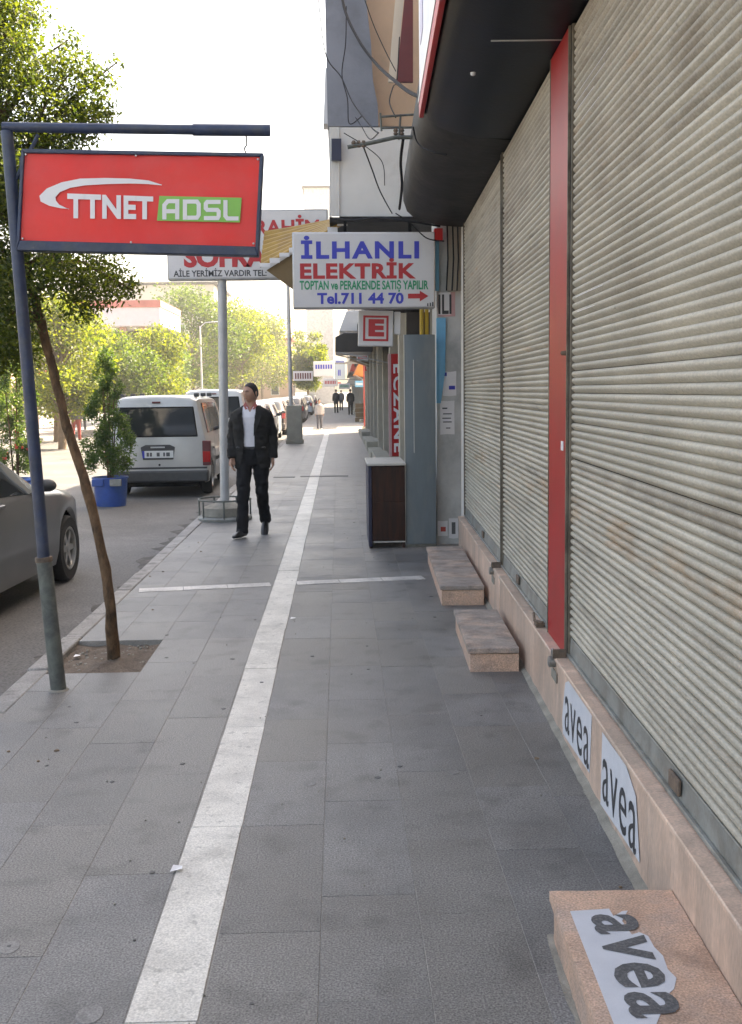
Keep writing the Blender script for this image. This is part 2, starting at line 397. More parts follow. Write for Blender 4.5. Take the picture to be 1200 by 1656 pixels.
# ------------------------------------------------------------------ flat lettering
_tc = {}
def text_me(s, bold=0.0, shear=0.0, space=1.0):
    key = (s, bold, shear, space)
    if key in _tc: return _tc[key]
    cu = bpy.data.curves.new('lettering', 'FONT')
    cu.body = s; cu.size = 1.0; cu.offset = bold; cu.shear = shear; cu.space_character = space
    cu.resolution_u = 3
    ob = bpy.data.objects.new('lettering_tmp', cu)
    COL.objects.link(ob)
    bpy.context.view_layer.update()
    me = bpy.data.meshes.new_from_object(ob.evaluated_get(bpy.context.evaluated_depsgraph_get()))
    bpy.data.objects.remove(ob); bpy.data.curves.remove(cu)
    a = np.array([v.co[:2] for v in me.vertices])
    lo, hi = a.min(0), a.max(0)
    a = (a - lo) / (hi - lo)
    fs = [tuple(p.vertices) for p in me.polygons]
    bpy.data.meshes.remove(me)
    _tc[key] = (a, fs)
    return _tc[key]

def lettering(s, fn, material, parent, bold=0.0, shear=0.0, space=1.0, name='lettering'):
    """text whose box is mapped by fn(u,v) (0..1) on to a surface"""
    a, fs = text_me(s, bold, shear, space)
    me = bpy.data.meshes.new(name)
    me.from_pydata([tuple(fn(u, v)) for u, v in a], [], fs)
    return link(name, me, material, parent)

def face_y(x0, x1, z0, z1, y):
    return lambda u, v: (x0 + (x1 - x0) * u, y, z0 + (z1 - z0) * v)

# ------------------------------------------------------------------ foliage
def leaves(name, clumps, dens, size, material, parent=None, seed=1, flat=0.75, aspect=0.5, shell=0.35):
    """many small leaf faces spread in and around clumps (x,y,z,rx,ry,rz)"""
    rg = np.random.default_rng(seed)
    ctr = []
    for (x, y, z, rx, ry, rz) in clumps:
        n = max(12, int(dens * rx * ry * rz))
        d = rg.normal(size=(n, 3)); d /= np.linalg.norm(d, axis=1)[:, None]
        r = rg.uniform(shell ** 3, 1, n) ** (1 / 3) * rg.normal(1.0, 0.20, n)
        ctr.append(np.array([x, y, z]) + d * r[:, None] * np.array([rx, ry, rz]))
    c = np.concatenate(ctr); n = len(c)
    nrm = rg.normal(size=(n, 3)); nrm[:, 2] += flat * 1.2
    nrm /= np.linalg.norm(nrm, axis=1)[:, None]
    t = rg.normal(size=(n, 3)); t -= nrm * (t * nrm).sum(1)[:, None]; t /= np.linalg.norm(t, axis=1)[:, None]
    b = np.cross(nrm, t)
    L = size * rg.uniform(0.6, 1.35, n)[:, None]; W = L * aspect
    fold = nrm * L * 0.12
    v = np.stack([c - t * L * 0.5, c + b * W * 0.5 - t * L * 0.05 + fold, c + t * L * 0.5, c - b * W * 0.5 - t * L * 0.05 + fold], 1).reshape(-1, 3)
    me = bpy.data.meshes.new(name)
    me.vertices.add(n * 4); me.vertices.foreach_set('co', v.astype(np.float32).ravel())
    me.loops.add(n * 4); me.loops.foreach_set('vertex_index', np.arange(n * 4, dtype=np.int32))
    me.polygons.add(n); me.polygons.foreach_set('loop_start', np.arange(0, n * 4, 4, dtype=np.int32))
    me.update(calc_edges=True)
    return link(name, me, material, parent)

# ================================================================== SETTING
KX = -1.85            # kerb edge
ROADZ = -0.16
WANG = -0.030
WLOC = Vector((0.855, 0, 0))
WM = Matrix.Translation(WLOC) @ Matrix.Rotation(WANG, 4, 'Z')
WMI = WM.inverted()

def on_wall(px, py, xl=0.0):
    """photo pixel -> (along, up) on the shop front's own plane x = xl"""
    d = ROT @ Vector(((px - 600) / 1750.0, -(py - 828) / 1750.0, -1))
    o = WMI @ CAM; dl = WMI.to_3x3() @ d
    p = o + dl * ((xl - o.x) / dl.x)
    return p.y, p.z
def on_floor(px, py, z=0.0):
    d = ROT @ Vector(((px - 600) / 1750.0, -(py - 828) / 1750.0, -1))
    return CAM + d * ((z - CAM.z) / d.z)

tag(MB().quad((-600, -300, -0.22), (600, -300, -0.22), (600, 1500, -0.22), (-600, 1500, -0.22)).build('ground', M['ground']), 'pale ground stretching away beyond the street', None, None, 'structure')
# road sheet with a slight unevenness
mb = MB()
xs = [KX - 0.0 - i * 0.85 for i in range(12)]
ys = [-8 + 2 * j for j in range(90)]
rings = [[(x, y, ROADZ + 0.018 * math.sin(y * 0.7 + x) * (0 if i <= 1 else 1) + 0.02 * (max(0, i - 1) / 11)) for i, x in enumerate(xs)] for y in ys]
mb.rings(rings, cap=False, closed=False)
road = mb.build('road', M['asphalt'], smooth=True)
tag(road, 'grey asphalt roadway beside the pavement', kind='structure')
# dirt along the gutter
mb = MB(); rg = random.Random(4)
pts = []
y = -4
while y < 45:
    pts.append((y, 0.10 + rg.random() * 0.22 * (1.0 if rg.random() < 0.6 else 1.7))); y += 0.22
mb.rings([[(KX - 0.001, p[0], ROADZ + 0.012), (KX - p[1] * .6, p[0], ROADZ + 0.008), (KX - p[1], p[0], ROADZ - 0.012)] for p in pts], cap=False, closed=False)
g = mb.build('gutter', M['gutter']); tag(g, 'dark dirt and broken asphalt along the kerb', kind='structure')
g.location.z = 0.0

# pavement: base with a hole for the tree pit, slabs laid on it as pieces
PIT = (-1.72, -1.175, 6.15, 6.97)
def pit_boxes(x0, x1, y0, y1, z0, z1):
    mb = MB()
    mb.box(x0, x1, y0, PIT[2], z0, z1); mb.box(x0, x1, PIT[3], y1, z0, z1)
    mb.box(PIT[1], x1, PIT[2], PIT[3], z0, z1); return mb
side = pit_boxes(-1.72, 1.9, -6, 130, -0.3, -0.0014).build('sidewalk', M['grout'])
tag(side, 'dark basalt slab pavement running along the shops', kind='structure')

unit = {}
def slab_mesh(w, l, m, key):
    k = (round(w, 3), round(l, 3), key)
    if k not in unit:
        mb = MB(); g_ = 0.0011; c = 0.0008
        if key == 'w': g_ = 0.0028
        x0, x1, y0, y1 = -w / 2 + g_, w / 2 - g_, -l / 2 + g_, l / 2 - g_
        def ring(i, z): return [(x0 + i, y0 + i, z), (x1 - i, y0 + i, z), (x1 - i, y1 - i, z), (x0 + i, y1 - i, z)]
        mb.rings([ring(0, -0.03), ring(0, -c), ring(c, 0)])
        unit[k] = mb.mesh('paving_slab'); unit[k].materials.append(m)
    return unit[k]
rg = random.Random(11)
COLS = [(-1.72, -1.475), (-1.475, -1.175), (-1.175, -0.875), (-0.875, -0.577), (-0.383, -0.08), (-0.08, 0.22), (0.22, 0.52), (0.52, 0.82), (0.82, 1.12), (1.12, 1.42)]
LENS = [0.55, 0.6, 0.7, 0.8, 0.95]
far = MB()
for ci, (x0, x1) in enumerate(COLS):
    y = 0.2 - rg.random() * 0.6
    if ci == 9: y = 9.5
    while y < 44:
        l = rg.choice(LENS)
        if ci <= 1:
            if y < PIT[2] and y + l > PIT[2] - 0.3: l = PIT[2] - y
            elif abs(y - PIT[2]) < 1e-6: y = PIT[3]; continue
        near = y < 15.5
        if near:
            o = link('paving_slab', slab_mesh(x1 - x0, l, M['slab'], 's'), None, side)
            o.location = ((x0 + x1) / 2, y + l / 2, rg.uniform(-0.0005, 0.0007))
            o.rotation_euler = (rg.uniform(-.0005, .0005), rg.uniform(-.0006, .0006), 0)
        else:
            far.box(x0 + 0.004, x1 - 0.004, y + 0.004, y + l - 0.004, -0.03, 0.0)
        y += l
o = far.build('paving_slabs', M['slab'], side); o['kind'] = 'stuff'
# the white marble strip
y = 0.42; sl = [1.05, 1.15, 1.25, 1.2, 1.1]
k = 0
while y < 44:
    l = sl[k % 5]; k += 1
    o = link('strip_stone', slab_mesh(0.190, l, M['strip'], 'w'), None, side)
    o.location = (-0.480 + rg.uniform(-.003, .003), y + l / 2, 0.002 + rg.uniform(-0.001, 0.001))
    o.rotation_euler = (0, 0, rg.uniform(-.002, .002)); y += l
# the marble band that crosses the pavement
def band(xa, ya, xb, yb, n, w=0.17):
    for i in range(n):
        a = i / n; b = (i + 1) / n
        p = Vector((xa + (xb - xa) * a, ya + (yb - ya) * a, 0)); q = Vector((xa + (xb - xa) * b, ya + (yb - ya) * b, 0))
        mb = MB(); d = (q - p); l = d.length; ang = math.atan2(d.y, d.x)
        mb.box(0.003, l - 0.003, -w / 2, w / 2, -0.02, 0.0035)
        mb.build('band_stone', M['band'], side, loc=p, rot=(0, 0, ang))
band(-1.66, 8.76, -0.595, 8.93, 3); band(-0.385, 8.97, 0.70, 9.13, 3)
# dark drain lines farther on
for (a, b, yy) in ((-1.25, -0.85, 20.2), (-0.75, 0.15, 20.3)):
    MB().box(a, b, yy, yy + 0.22, -0.01, 0.006).build('drain_cover', M['bumper'], side)
# round worn spots on the slabs
for (px, py, r) in ((500, 1267, .028), (15, 1533, .03), (145, 1641, .036), (735, 1249, .02)):
    p = on_floor(px, py)
    MB().lathe([(r, 0.0), (r * 0.96, 0.0017)], 14, fn=lambda x, y, z: (x, y * 1.25, z)).build('worn_spot', M['worn'], side, loc=p)

kerb = MB().box(KX + 0.01, -1.73, -6, 130, -0.3, -0.02).build('kerb', M['grout'])
tag(kerb, 'pale stone kerb along the road edge', kind='structure')
y = 0.0
while y < 40:
    l = rg.choice([0.75, 0.85, 0.95])
    mb = MB().box(KX, -1.725, y + 0.006, y + l - 0.006, ROADZ - 0.05, 0.004)
    mb.build('kerb_stone', M['kerb'], kerb, bevel=0.012, loc=(rg.uniform(-.008, .008), 0, rg.uniform(-.006, .004)), rot=(0, 0, 0)); y += l
# soil in the pit
mb = MB(); n = 14; m = 18; rg2 = random.Random(3)
rings = [[(PIT[0] - 0.02 + (PIT[1] - PIT[0] + 0.04) * i / n, PIT[2] - 0.02 + (PIT[3] - PIT[2] + 0.04) * j / m, -0.035 + rg2.uniform(-.012, .018) + 0.03 * math.exp(-((i / n - .6) ** 2 + (j / m - .3) ** 2) * 20)) for i in range(n + 1)] for j in range(m + 1)]
mb.rings(rings, cap=False, closed=False)
mb.build('soil', M['soil'], side, smooth=True)
mb = MB()
for i in range(90):
    x, y_ = rg2.uniform(PIT[0] + .03, PIT[1] - .03), rg2.uniform(PIT[2] + .03, PIT[3] - .03); r = rg2.uniform(.004, .014)
    mb.ellipsoid((x, y_, -0.028), (r, r * 1.2, r * .7), 6, 4)
o = mb.build('pebbles', M['cement'], side); o['kind'] = 'stuff'
# paper scraps
for i, (px, py) in enumerate(((474, 1001), (286, 1407), (125, 1062))):
    p = on_floor(px, py, 0.004 if i < 2 else -0.02)
    s_ = 0.02
    o = MB().add([(-s_, -s_, 0), (s_, -s_ * .6, .006), (s_ * .8, s_, .002), (-s_ * .7, s_ * .8, .008)], [(0, 1, 2, 3)]).build('paper_scrap', M['t_white'], loc=(p.x, p.y, p.z + 0.004))
    tag(o, ['tiny white paper scrap on the slab beside the marble strip', 'tiny white paper scrap on the slabs left of the strip', 'tiny white paper scrap lying on the soil of the tree pit'][i], 'litter')

# trodden gum, crumbs and bits of leaf: too small and many to pick apart
rgm = random.Random(77)
for nm, m_, n_, r0, r1, hh in (('gum_spots', 'gum', 46, .006, .016, .0012), ('crumbs', 'cement', 70, .002, .005, .003), ('leaf_litter', 'bark_far', 26, .006, .014, .004)):
    mb = MB()
    for i in range(n_):
        yy = 2.4 + 12 * rgm.random() ** 1.6
        x_ = rgm.uniform(-1.65, 0.8)
        if nm == 'leaf_litter': x_ = rgm.choice([rgm.uniform(-1.70, -1.3), rgm.uniform(0.72, 0.86) + .03 * yy - .06])
        if PIT[0] < x_ < PIT[1] and PIT[2] < yy < PIT[3]: continue
        r_ = rgm.uniform(r0, r1); k_ = rgm.randint(5, 8); ph = rgm.random() * 6
        ring = [(x_ + r_ * rgm.uniform(.7, 1.2) * math.cos(ph + 2 * pi * q_ / k_), yy + r_ * rgm.uniform(.7, 1.2) * math.sin(ph + 2 * pi * q_ / k_)) for q_ in range(k_)]
        mb.rings([[(a_, b_, -.001) for a_, b_ in ring], [(x_ + (a_ - x_) * .8, yy + (b_ - yy) * .8, .0014 + hh) for a_, b_ in ring]])
    o = mb.build(nm, M[m_], side); o['kind'] = 'stuff'
# opposite pavement
tag(MB().box(-14.5, -11.2, -20, 170, -0.21, -0.02).build('opposite_pavement', M['kerb']), 'sunlit pavement across the road', kind='structure')

# ================================================================== NEAR SHOP (right)
shop = thing('shop_building', 'shop building with pink marble plinth, navy canopy and red post, nearest on the right', 'building', WLOC, WANG)
S0, S1 = -5.0, 10.72
# walls
mb = MB(); mb.box(0.20, 6.0, S0, S1, 0.0, 7.1); mb.build('wall', M['beige_wall'], shop)
# plinth: backing and marble slabs
pl = MB().box(0.022, 0.199, S0, S1, -0.05, 0.312).build('plinth', M['cement'], shop)
y = -1.2; cuts = [1.35, 1.6, 1.5, 0.45, 1.1, 1.25, 1.2, 1.35, 1.3, 1.2, 1.0]
k = 0
while y < S1 - 0.2:
    l = min(cuts[k % len(cuts)], S1 - y); k += 1
    MB().box(0.0, 0.021, y + 0.0015, y + l - 0.0015, -0.02, 0.318).build('plinth_slab', M['plinth'], pl, bevel=0.003, seg=1, loc=(rg.uniform(-.0015, .0015), 0, 0))
    MB().box(-0.008, 0.075, y + 0.0015, y + l - 0.0015, 0.319, 0.338).build('sill_slab', M['plinth'], pl, bevel=0.004, seg=1)
    y += l
# rough cement where plinth meets the pavement
mb = MB(); rg3 = random.Random(9); rows = []
y = -1
while y < 9.6:
    w = 0.022 + 0.012 * abs(math.sin(y * 1.3) * math.sin(y * .37 + 1)) + rg3.random() * 0.006
    rows.append([(-w, y, 0.0025), (-w * 0.55, y, 0.008 + rg3.random() * .004), (0.001, y, 0.014 + rg3.random() * .012)]); y += 0.07
mb.rings(rows, cap=False, closed=False); mb.build('cement_fillet', M['cement'], shop, smooth=True)
mb = MB(); rows = []
y = 1.5
while y < 3.05:
    w = 0.325 + 0.008 * math.sin(y * 5) + rg3.random() * 0.006
    rows.append([(-w - .03, y, 0.002), (-w + .03, y, 0.007), (-0.27, y, 0.010)]); y += 0.06
mb.rings(rows, cap=False, closed=False); mb.build('cement_patch', M['cement'], shop, smooth=True)
# red post between shutters
PA, PB = 4.98, 5.50
# red post: steel channel with pale edge strips
mb = MB().prism([(PA + 0.02, 0.338), (PB - 0.015, 0.338), (PB - 0.015, 3.20), (PA + 0.02, 3.20)], 0.044, 0.12, lambda u, v, w: (w, u, v))
post = mb.build('red_post', M['red_post'], shop, bevel=0.006)
for yy in (PA + 0.012, PB - 0.010):
    MB().box(0.041, 0.10, yy - 0.005, yy + 0.005, 0.339, 3.198).build('post_edge', M['rail'], post, bevel=0.002, seg=1)
yy, zz = on_wall(909, 721, 0.042)
MB().box(0.041, 0.0435, yy - .03, yy + .03, zz - .022, zz + .022).build('post_sticker', M['t_white'], post)
yy, zz = on_wall(914, 571, 0.042)
MB().lathe([(.012, 0), (.010, .02), (.004, .024)], 10, fn=lambda x, y, z: (-z, x, y), c=(.044, yy, zz)).build('post_bolt', M['rust'], post)

# canopy: navy part with red trimmed fascia, dusty rounded part beyond it
def canopy(y0, y1, name, m, prof, mats_=None):
    mb = MB(); rows = []
    for yy in (y0, y1): rows.append([(x, yy, z) for x, z in prof])
    mb.rings(rows, cap=True, closed=True)
    return mb.build(name, m, shop, smooth=True, sharp=50)
FA = 7.20
prof1 = [(0.30, 3.205), (0.03, 3.205), (-0.15, 3.216), (-0.30, 3.245), (-0.40, 3.285), (-0.47, 3.335), (-0.495, 3.37), (-0.495, 4.7), (0.30, 4.7)]
can = canopy(S0, FA, 'canopy', M['navy'], prof1)
prof2 = [(0.30, 3.200), (0.02, 3.202), (-0.15, 3.218), (-0.30, 3.25), (-0.41, 3.295), (-0.48, 3.36), (-0.515, 3.46), (-0.520, 3.60), (-0.49, 3.78), (-0.42, 3.92), (-0.25, 4.0), (0.30, 4.05)]
canopy(FA + 0.004, S1 + 0.25, 'canopy_extension', M['dusty'], prof2)
# red trim, white trim and printed fascia
MB().box(-0.525, -0.4955, S0, FA + 0.006, 3.345, 3.43).build('trim_strip', M['red_trim'], shop, bevel=0.004)
MB().box(-0.530, -0.4955, S0, FA + 0.006, 3.432, 3.455).build('trim_strip', M['alu'], shop, bevel=0.003)
fas = MB().box(-0.522, -0.4955, S0, FA - 0.02, 3.457, 4.7).build('fascia_sign', M['white_panel'], shop)
for i in range(14):
    a = FA - 0.55 - i * 0.62
    MB().box(-0.526, -0.523, a, a + 0.30, 3.72 + 0.1 * (i % 2), 4.05).build('fascia_print', M['lilac'], fas)
# seam, lamp stud on the underside
MB().box(-0.28, 0.06, 5.20, 5.208, 3.200, 3.2049).build('canopy_seam', M['alu'], can)
p = on_floor(765, 122, 3.2); pl_ = WMI @ p
MB().lathe([(.014, 0), (.012, -.012), (.005, -.016)], 12, c=(pl_.x, pl_.y, 3.214)).build('stud_lamp', M['white_panel'], can, smooth=True)
# roller shutters
PITCH = 0.0336
def slat_mesh(m):
    prof = [(0.012, -0.0176), (0.007, -0.0140), (0.0005, -0.0075), (-0.0044, -0.0020), (-0.0058, 0.0025), (-0.0050, 0.0090), (-0.0015, 0.0140), (0.0050, 0.0163), (0.012, 0.0170)]
    mb = MB(); mb.rings([[(x, yy, z) for x, z in prof] for yy in (-0.5, 0.5)], cap=True, closed=True)
    me = mb.mesh('slat', True, 60); me.materials.append(m); return me
M['slat_rusty'] = mat('rust_stained_shutter', (0.42, 0.378, 0.308), 0.55, 0.25, 3, 0.1, 120, col2=(0.37, 0.27, 0.18), thr=(0.50, 0.66), speck=0.15, sscale=100, stretch=(1, 1, 3), spec=0.3)
M['slat_dull'] = mat('dull_shutter', (0.395, 0.355, 0.29), 0.6, 0.24, 2.4, 0.1, 120, col2=(0.315, 0.275, 0.22), thr=(0.45, 0.62), speck=0.15, sscale=100, spec=0.3)
SLAT, SLAT_R, SLAT_D = slat_mesh(M['slat']), slat_mesh(M['slat_rusty']), slat_mesh(M['slat_dull'])
rgS = random.Random(21)
def shutter(label, y0, y1, lock_y, plates):
    t = thing('roller_shutter', label, 'shutter', WLOC, WANG, 'roller shutters of the near shop')
    z = 0.338 + 0.112
    MB().box(0.078, 0.088, y0, y1, 0.34, 3.199).build('backing', M['black'], t)
    mb = MB(); mb.prism([(0.060, 0.343), (0.075, 0.343), (0.075, 0.434), (0.066, 0.434), (0.062, 0.36)], y0 + 0.01, y1 - 0.01, lambda u, v, w: (u, w, v))
    bar = mb.build('bottom_bar', M['bar'], t, bevel=0.002, seg=1)
    MB().box(0.048, 0.061, y0 + 0.01, y1 - 0.01, 0.3435, 0.358).build('bar_lip', M['bar'], bar, bevel=0.002, seg=1)
    n = 0
    while z < 3.19:
        q_ = rgS.random(); o = link('slat', SLAT_R if (0.98 < z < 1.10 or q_ > .94) else (SLAT_D if (q_ > .85 or (z > 2.3 and q_ > .5)) else SLAT), None, t)  # dull, darker slats are more frequent towards the top
        o.location = (0.066 + rgS.uniform(-.0006, .0006), (y0 + y1) / 2, z); o.scale = (1, y1 - y0 - 0.03, 1)
        o.rotation_euler = (rgS.uniform(-.0006, .0006), rgS.uniform(-0.05, 0.05), 0)
        z += PITCH; n += 1
    for yy in (y0 + 0.012, y1 - 0.012):
        r_ = MB(); r_.box(0.052, 0.085, yy - 0.012, yy + 0.012, 0.339, 3.199); rr = r_.build('guide_rail', M['rail'], t, bevel=0.003, seg=1)
        MB().box(0.0505, 0.0519, yy - 0.004, yy + 0.004, 0.345, 3.19).build('rail_slot', M['black'], rr)
    for yy in plates:
        pt = MB().box(0.050, 0.0605, yy - 0.055, yy + 0.055, 0.372, 0.424).build('lock_plate', M['rust'], bar, bevel=0.004)
    return t
shutter('large beige roller shutter nearest the camera, right of the red post', -1.5, PA, None, [on_wall(1088, 1282, .05)[0]])
shutter('beige roller shutter between the red post and the grey pipe rail', PB, 7.58, None, [on_wall(836, 937, .05)[0]])
shutter('narrow farthest beige roller shutter ending at the postered pillar', 7.62, S1 - 0.02, None, [8.9])
# padlocks and hasps
for i, (yy, lab) in enumerate(((5.0, 'steel padlock at the foot of the red post'), (7.60, 'steel padlock at the foot of the rail between the two far shutters'), (5.64, 'small rusty hasp left of the foot of the red post'))):
    t = thing('padlock', lab, 'padlock', WM @ Vector((0.0, yy, 0.34)), WANG)
    if i < 2:
        mb = MB(); mb.lathe([(.02, -.022), (.028, -.018), (.028, .018), (.02, .022)], 12, fn=lambda x, y, z: (z, x, y), c=(-.012, 0, -.03)); mb.build('lock_body', M['lock'], t, smooth=True)
        pts = [(-.012, .022 * math.cos(a), -.005 + .035 * math.sin(a)) for a in [pi * q / 8 for q in range(9)]]
        MB().tube(pts, .006, 6).build('shackle', M['lock'], t, smooth=True)
        MB().box(-.02, .045, -.05, -.038, -.005, .04).build('hasp', M['rust'], t, bevel=.003)
        MB().box(-.008, -.0005, -.07, .07, -.12, -.07).build('cement_dab', M['cement'], t, bevel=.006)
    else:
        MB().tube([(.03, -.06, .03), (-.005, -.02, .035), (.0, .05, .06)], .008, 6).build('hook', M['rust'], t, smooth=True)
        MB().box(.0, .05, -.03, .03, 0, .022).build('hasp', M['rust'], t, bevel=.003)
# scratches of white paint on the shutter
for i, (y_a, y_b, z_) in enumerate(((4.90, 4.30, 2.83), (4.86, 4.5, 2.79), (4.80, 4.22, 2.865), (4.78, 4.40, 2.75), (4.86, 4.3, 1.98), (4.82, 4.45, 1.945))):
    n_ = round((z_ - .45) / PITCH); zc = .45 + n_ * PITCH
    o = MB().box(0.0576, 0.0586, y_b, y_a, zc + .003, zc + .0055).build('paint_scratch', M['t_white'], bpy.data.objects['roller_shutter'])
# stickers on the plinth
def sticker(label, pts, tx):
    """pts: px corners of the sheet on the plinth"""
    pl2 = [on_wall(px, py, -0.003) for px, py in pts]
    c = (sum(p[0] for p in pl2) / len(pl2), sum(p[1] for p in pl2) / len(pl2))
    t = thing('sticker', label, 'sticker', WM @ Vector((-0.003, c[0], c[1])), WANG)
    MB().prism([(a - c[0], b - c[1]) for a, b in pl2], 0.0, 0.0012, lambda u, v, w: (w, u, v)).build('sheet', M['sticker'], t)
    (ya, za), (yb, zb) = on_wall(*tx[0], -0.003), on_wall(*tx[1], -0.003)
    z0, z1 = on_wall(*tx[2], -0.003)[1] - c[1], za - c[1]
    lettering('avea', lambda u, v: (-0.0012, ya - c[0] + (yb - ya) * u, z0 + (z1 - z0) * v), M['t_dark'], t, bold=0.0, space=1.1)
sticker('smaller white sticker on the marble plinth, nearer the red post', [(914, 1104), (922, 1100), (957, 1152), (953, 1250), (934, 1222), (910, 1186), (909, 1160)], [(914, 1122), (953, 1170), (914, 1180)])
sticker('larger white sticker on the marble plinth, nearer the lowest step', [(974, 1184), (1012, 1238), (1028, 1288), (1034, 1395), (1006, 1352), (971, 1300)], [(975, 1222), (1030, 1285), (975, 1292)])

# stone steps
from mathutils import noise as mnoise
def rough_box(x0, x1, y0, y1, z0, z1, name, m, parent, amp=.005, cell=.03, seed=0):
    bm = bmesh.new()
    nx, ny, nz = [max(2, int((b_ - a_) / cell)) for a_, b_ in ((x0, x1), (y0, y1), (z0, z1))]
    ids = {}
    def V(i, j, k):
        if (i, j, k) not in ids:
            p = Vector((x0 + (x1 - x0) * i / nx, y0 + (y1 - y0) * j / ny, z0 + (z1 - z0) * k / nz))
            ext = (i in (0, nx)) + (j in (0, ny)) + (k in (0, nz))
            c = Vector(((x0 + x1) / 2, (y0 + y1) / 2, (z0 + z1) / 2))
            if ext >= 2:                      # edges and corners are chipped and rounded
                q_ = abs(mnoise.noise(p * 14 + Vector((seed, 0, 0)))) * amp * 2.2 + amp * .5
                for ax, (lo, hi, n_, t_) in enumerate(((x0, x1, nx, i), (y0, y1, ny, j), (z0, z1, nz, k))):
                    if t_ == 0: p[ax] += q_
                    elif t_ == n_: p[ax] -= q_
            else:
                p += Vector((mnoise.noise(p * 11), mnoise.noise(p * 11 + Vector((9, 0, 0))), mnoise.noise(p * 11 + Vector((0, 9, 0))))) * amp * .25
            ids[(i, j, k)] = bm.verts.new(p)
        return ids[(i, j, k)]
    for i in range(nx):
        for j in range(ny):
            for k in (0, nz): bm.faces.new((V(i, j, k), V(i + 1, j, k), V(i + 1, j + 1, k), V(i, j + 1, k)))
    for i in range(nx):
        for k in range(nz):
            for j in (0, ny): bm.faces.new((V(i, j, k), V(i + 1, j, k), V(i + 1, j, k + 1), V(i, j, k + 1)))
    for j in range(ny):
        for k in range(nz):
            for i in (0, nx): bm.faces.new((V(i, j, k), V(i, j + 1, k), V(i, j + 1, k + 1), V(i, j, k + 1)))
    bmesh.ops.recalc_face_normals(bm, faces=bm.faces)
    me = bpy.data.meshes.new(name); bm.to_mesh(me); bm.free()
    me.shade_smooth(); me.set_sharp_from_angle(angle=R(50))
    return link(name, me, m, parent)
def step(label, y0, y1, xw, h, body, tread, gap=.035):
    t = thing('stone_step', label, 'step', WM @ Vector((0, (y0 + y1) / 2, 0)), WANG, 'stone steps along the shop front')
    l = (y1 - y0) / 2
    rough_box(-xw + 0.012, -gap, -l + 0.012, l, -0.01, h - 0.034, 'riser', body, t, .0022, seed=y0)
    rough_box(-xw + 0.016, -gap - .006, -l + 0.018, l - .01, h - 0.036, h - .030, 'mortar_joint', M['cement'], t, .001, .05, seed=y0)
    rough_box(-xw, -gap - .002, -l, l + .004, h - 0.031, h, 'tread', tread, t, .0016, .025, seed=y1)
    return t
def wall_xy(px, py, z):
    p = WMI @ on_floor(px, py, z); return p
b0 = wall_xy(757, 1088, 0); b1 = wall_xy(732, 986, .14)
step('middle stone step with chipped front edge on the pavement', b0.y, b1.y, -b0.x, 0.14, M['step'], M['step_worn'])
a0 = wall_xy(712, 980, 0); a1 = wall_xy(684, 884, .15)
sA = step('farthest stone step by the postered pillar, grey worn tread', a0.y, a1.y, -a0.x, 0.15, M['step'], M['step_worn'])
c0 = wall_xy(888, 1441, .15)
sC = step('nearest pink granite step at the lower right, with torn sticker', 1.55, c0.y, -c0.x, 0.15, M['step'], M['step'], .0)
# torn sticker on the nearest step
shp = [(922, 1474), (985, 1470), (992, 1482), (1000, 1478), (1006, 1474), (1015, 1473), (1006, 1490), (1022, 1512), (1034, 1508), (1048, 1514), (1058, 1532), (1072, 1546), (1080, 1568), (1094, 1582), (1090, 1600), (1083, 1606), (1075, 1625), (1060, 1660), (1040, 1690), (1010, 1700)]
pp = [WMI @ on_floor(px, py, 0.1505) for px, py in shp]
c = Vector((sum(p.x for p in pp) / len(pp), sum(p.y for p in pp) / len(pp), 0.1505))
t = thing('sticker', 'torn white sticker with worn grey letters on top of the nearest step', 'sticker', WM @ c, WANG)
MB().prism([(p.x - c.x, p.y - c.y) for p in pp], 0.0, 0.0012, lambda u, v, w: (u, v, w)).build('sheet', M['sticker'], t)
q0 = WMI @ on_floor(975, 1480, .15); q1 = WMI @ on_floor(1045, 1648, .15)
xa = (WMI @ on_floor(985, 1560, .15)).x; xb = (WMI @ on_floor(1066, 1560, .15)).x
lettering('avea', lambda u, v: (xa + (xb - xa) * v - c.x, q0.y + (q1.y - q0.y) * u - c.y, 0.0024), M['t_grey'], t, bold=0.022, space=1.12)

# ================================================================== BUILDING WITH THE ELECTRICIAN (second on the right)
b2 = thing('apartment_building', 'white and apricot building with overhanging balcony beyond the canopy', 'building', (1.3, 11.3, 0))
def part_px(parent, name, m, poly, Y, depth, bevel=0):
    """a prism whose near face has this outline on the plane Y, reaching back by depth"""
    pts = [P(x, y, Y) for x, y in poly]
    L0 = parent.location
    mb = MB().prism([(p.x - L0.x, p.z - L0.z) for p in pts], Y - L0.y, Y + depth - L0.y, lambda u, v, w: (u, w, v))
    return mb.build(name, m, parent, bevel=bevel)
MB().box(0.10, 6, 0.3, 6.4, 0, 8.3).build('wall', M['white_wall'], b2)
pil = part_px(b2, 'pilaster', M['pilaster'], [(706, 905), (746, 905), (746, 300), (706, 300)], 11.15, 0.6, 0.006)
part_px(b2, 'balcony', M['white_wall'], [(549, 350), (760, 350), (760, 206), (549, 206)], 12.2, 4.6)
rb = MB(); 
for i in range(7):                      # ribbed sheet at the balcony's outer edge
    a = P(534 + i * 2.3, 350, 12.18); b_ = P(534 + i * 2.3, 206, 12.18)
    rb.tube([(a.x - 1.3, a.y - 11.3, a.z), (b_.x - 1.3, b_.y - 11.3, b_.z)], 0.010, 6)
rb.build('ribbed_sheet', M['white_wall'], b2, smooth=True)
part_px(b2, 'balcony_base', M['dusty'], [(533, 359), (760, 359), (760, 351), (533, 351)], 12.1, 4.8)
part_px(b2, 'grey_bay', M['grey_wall'], [(530, 204), (612, 204), (611, 170), (603, 130), (600, 70), (592, 0), (570, -260), (520, -260)], 12.5, 4.0)  # slanted right edge of the grey is a shadow border built into the outline
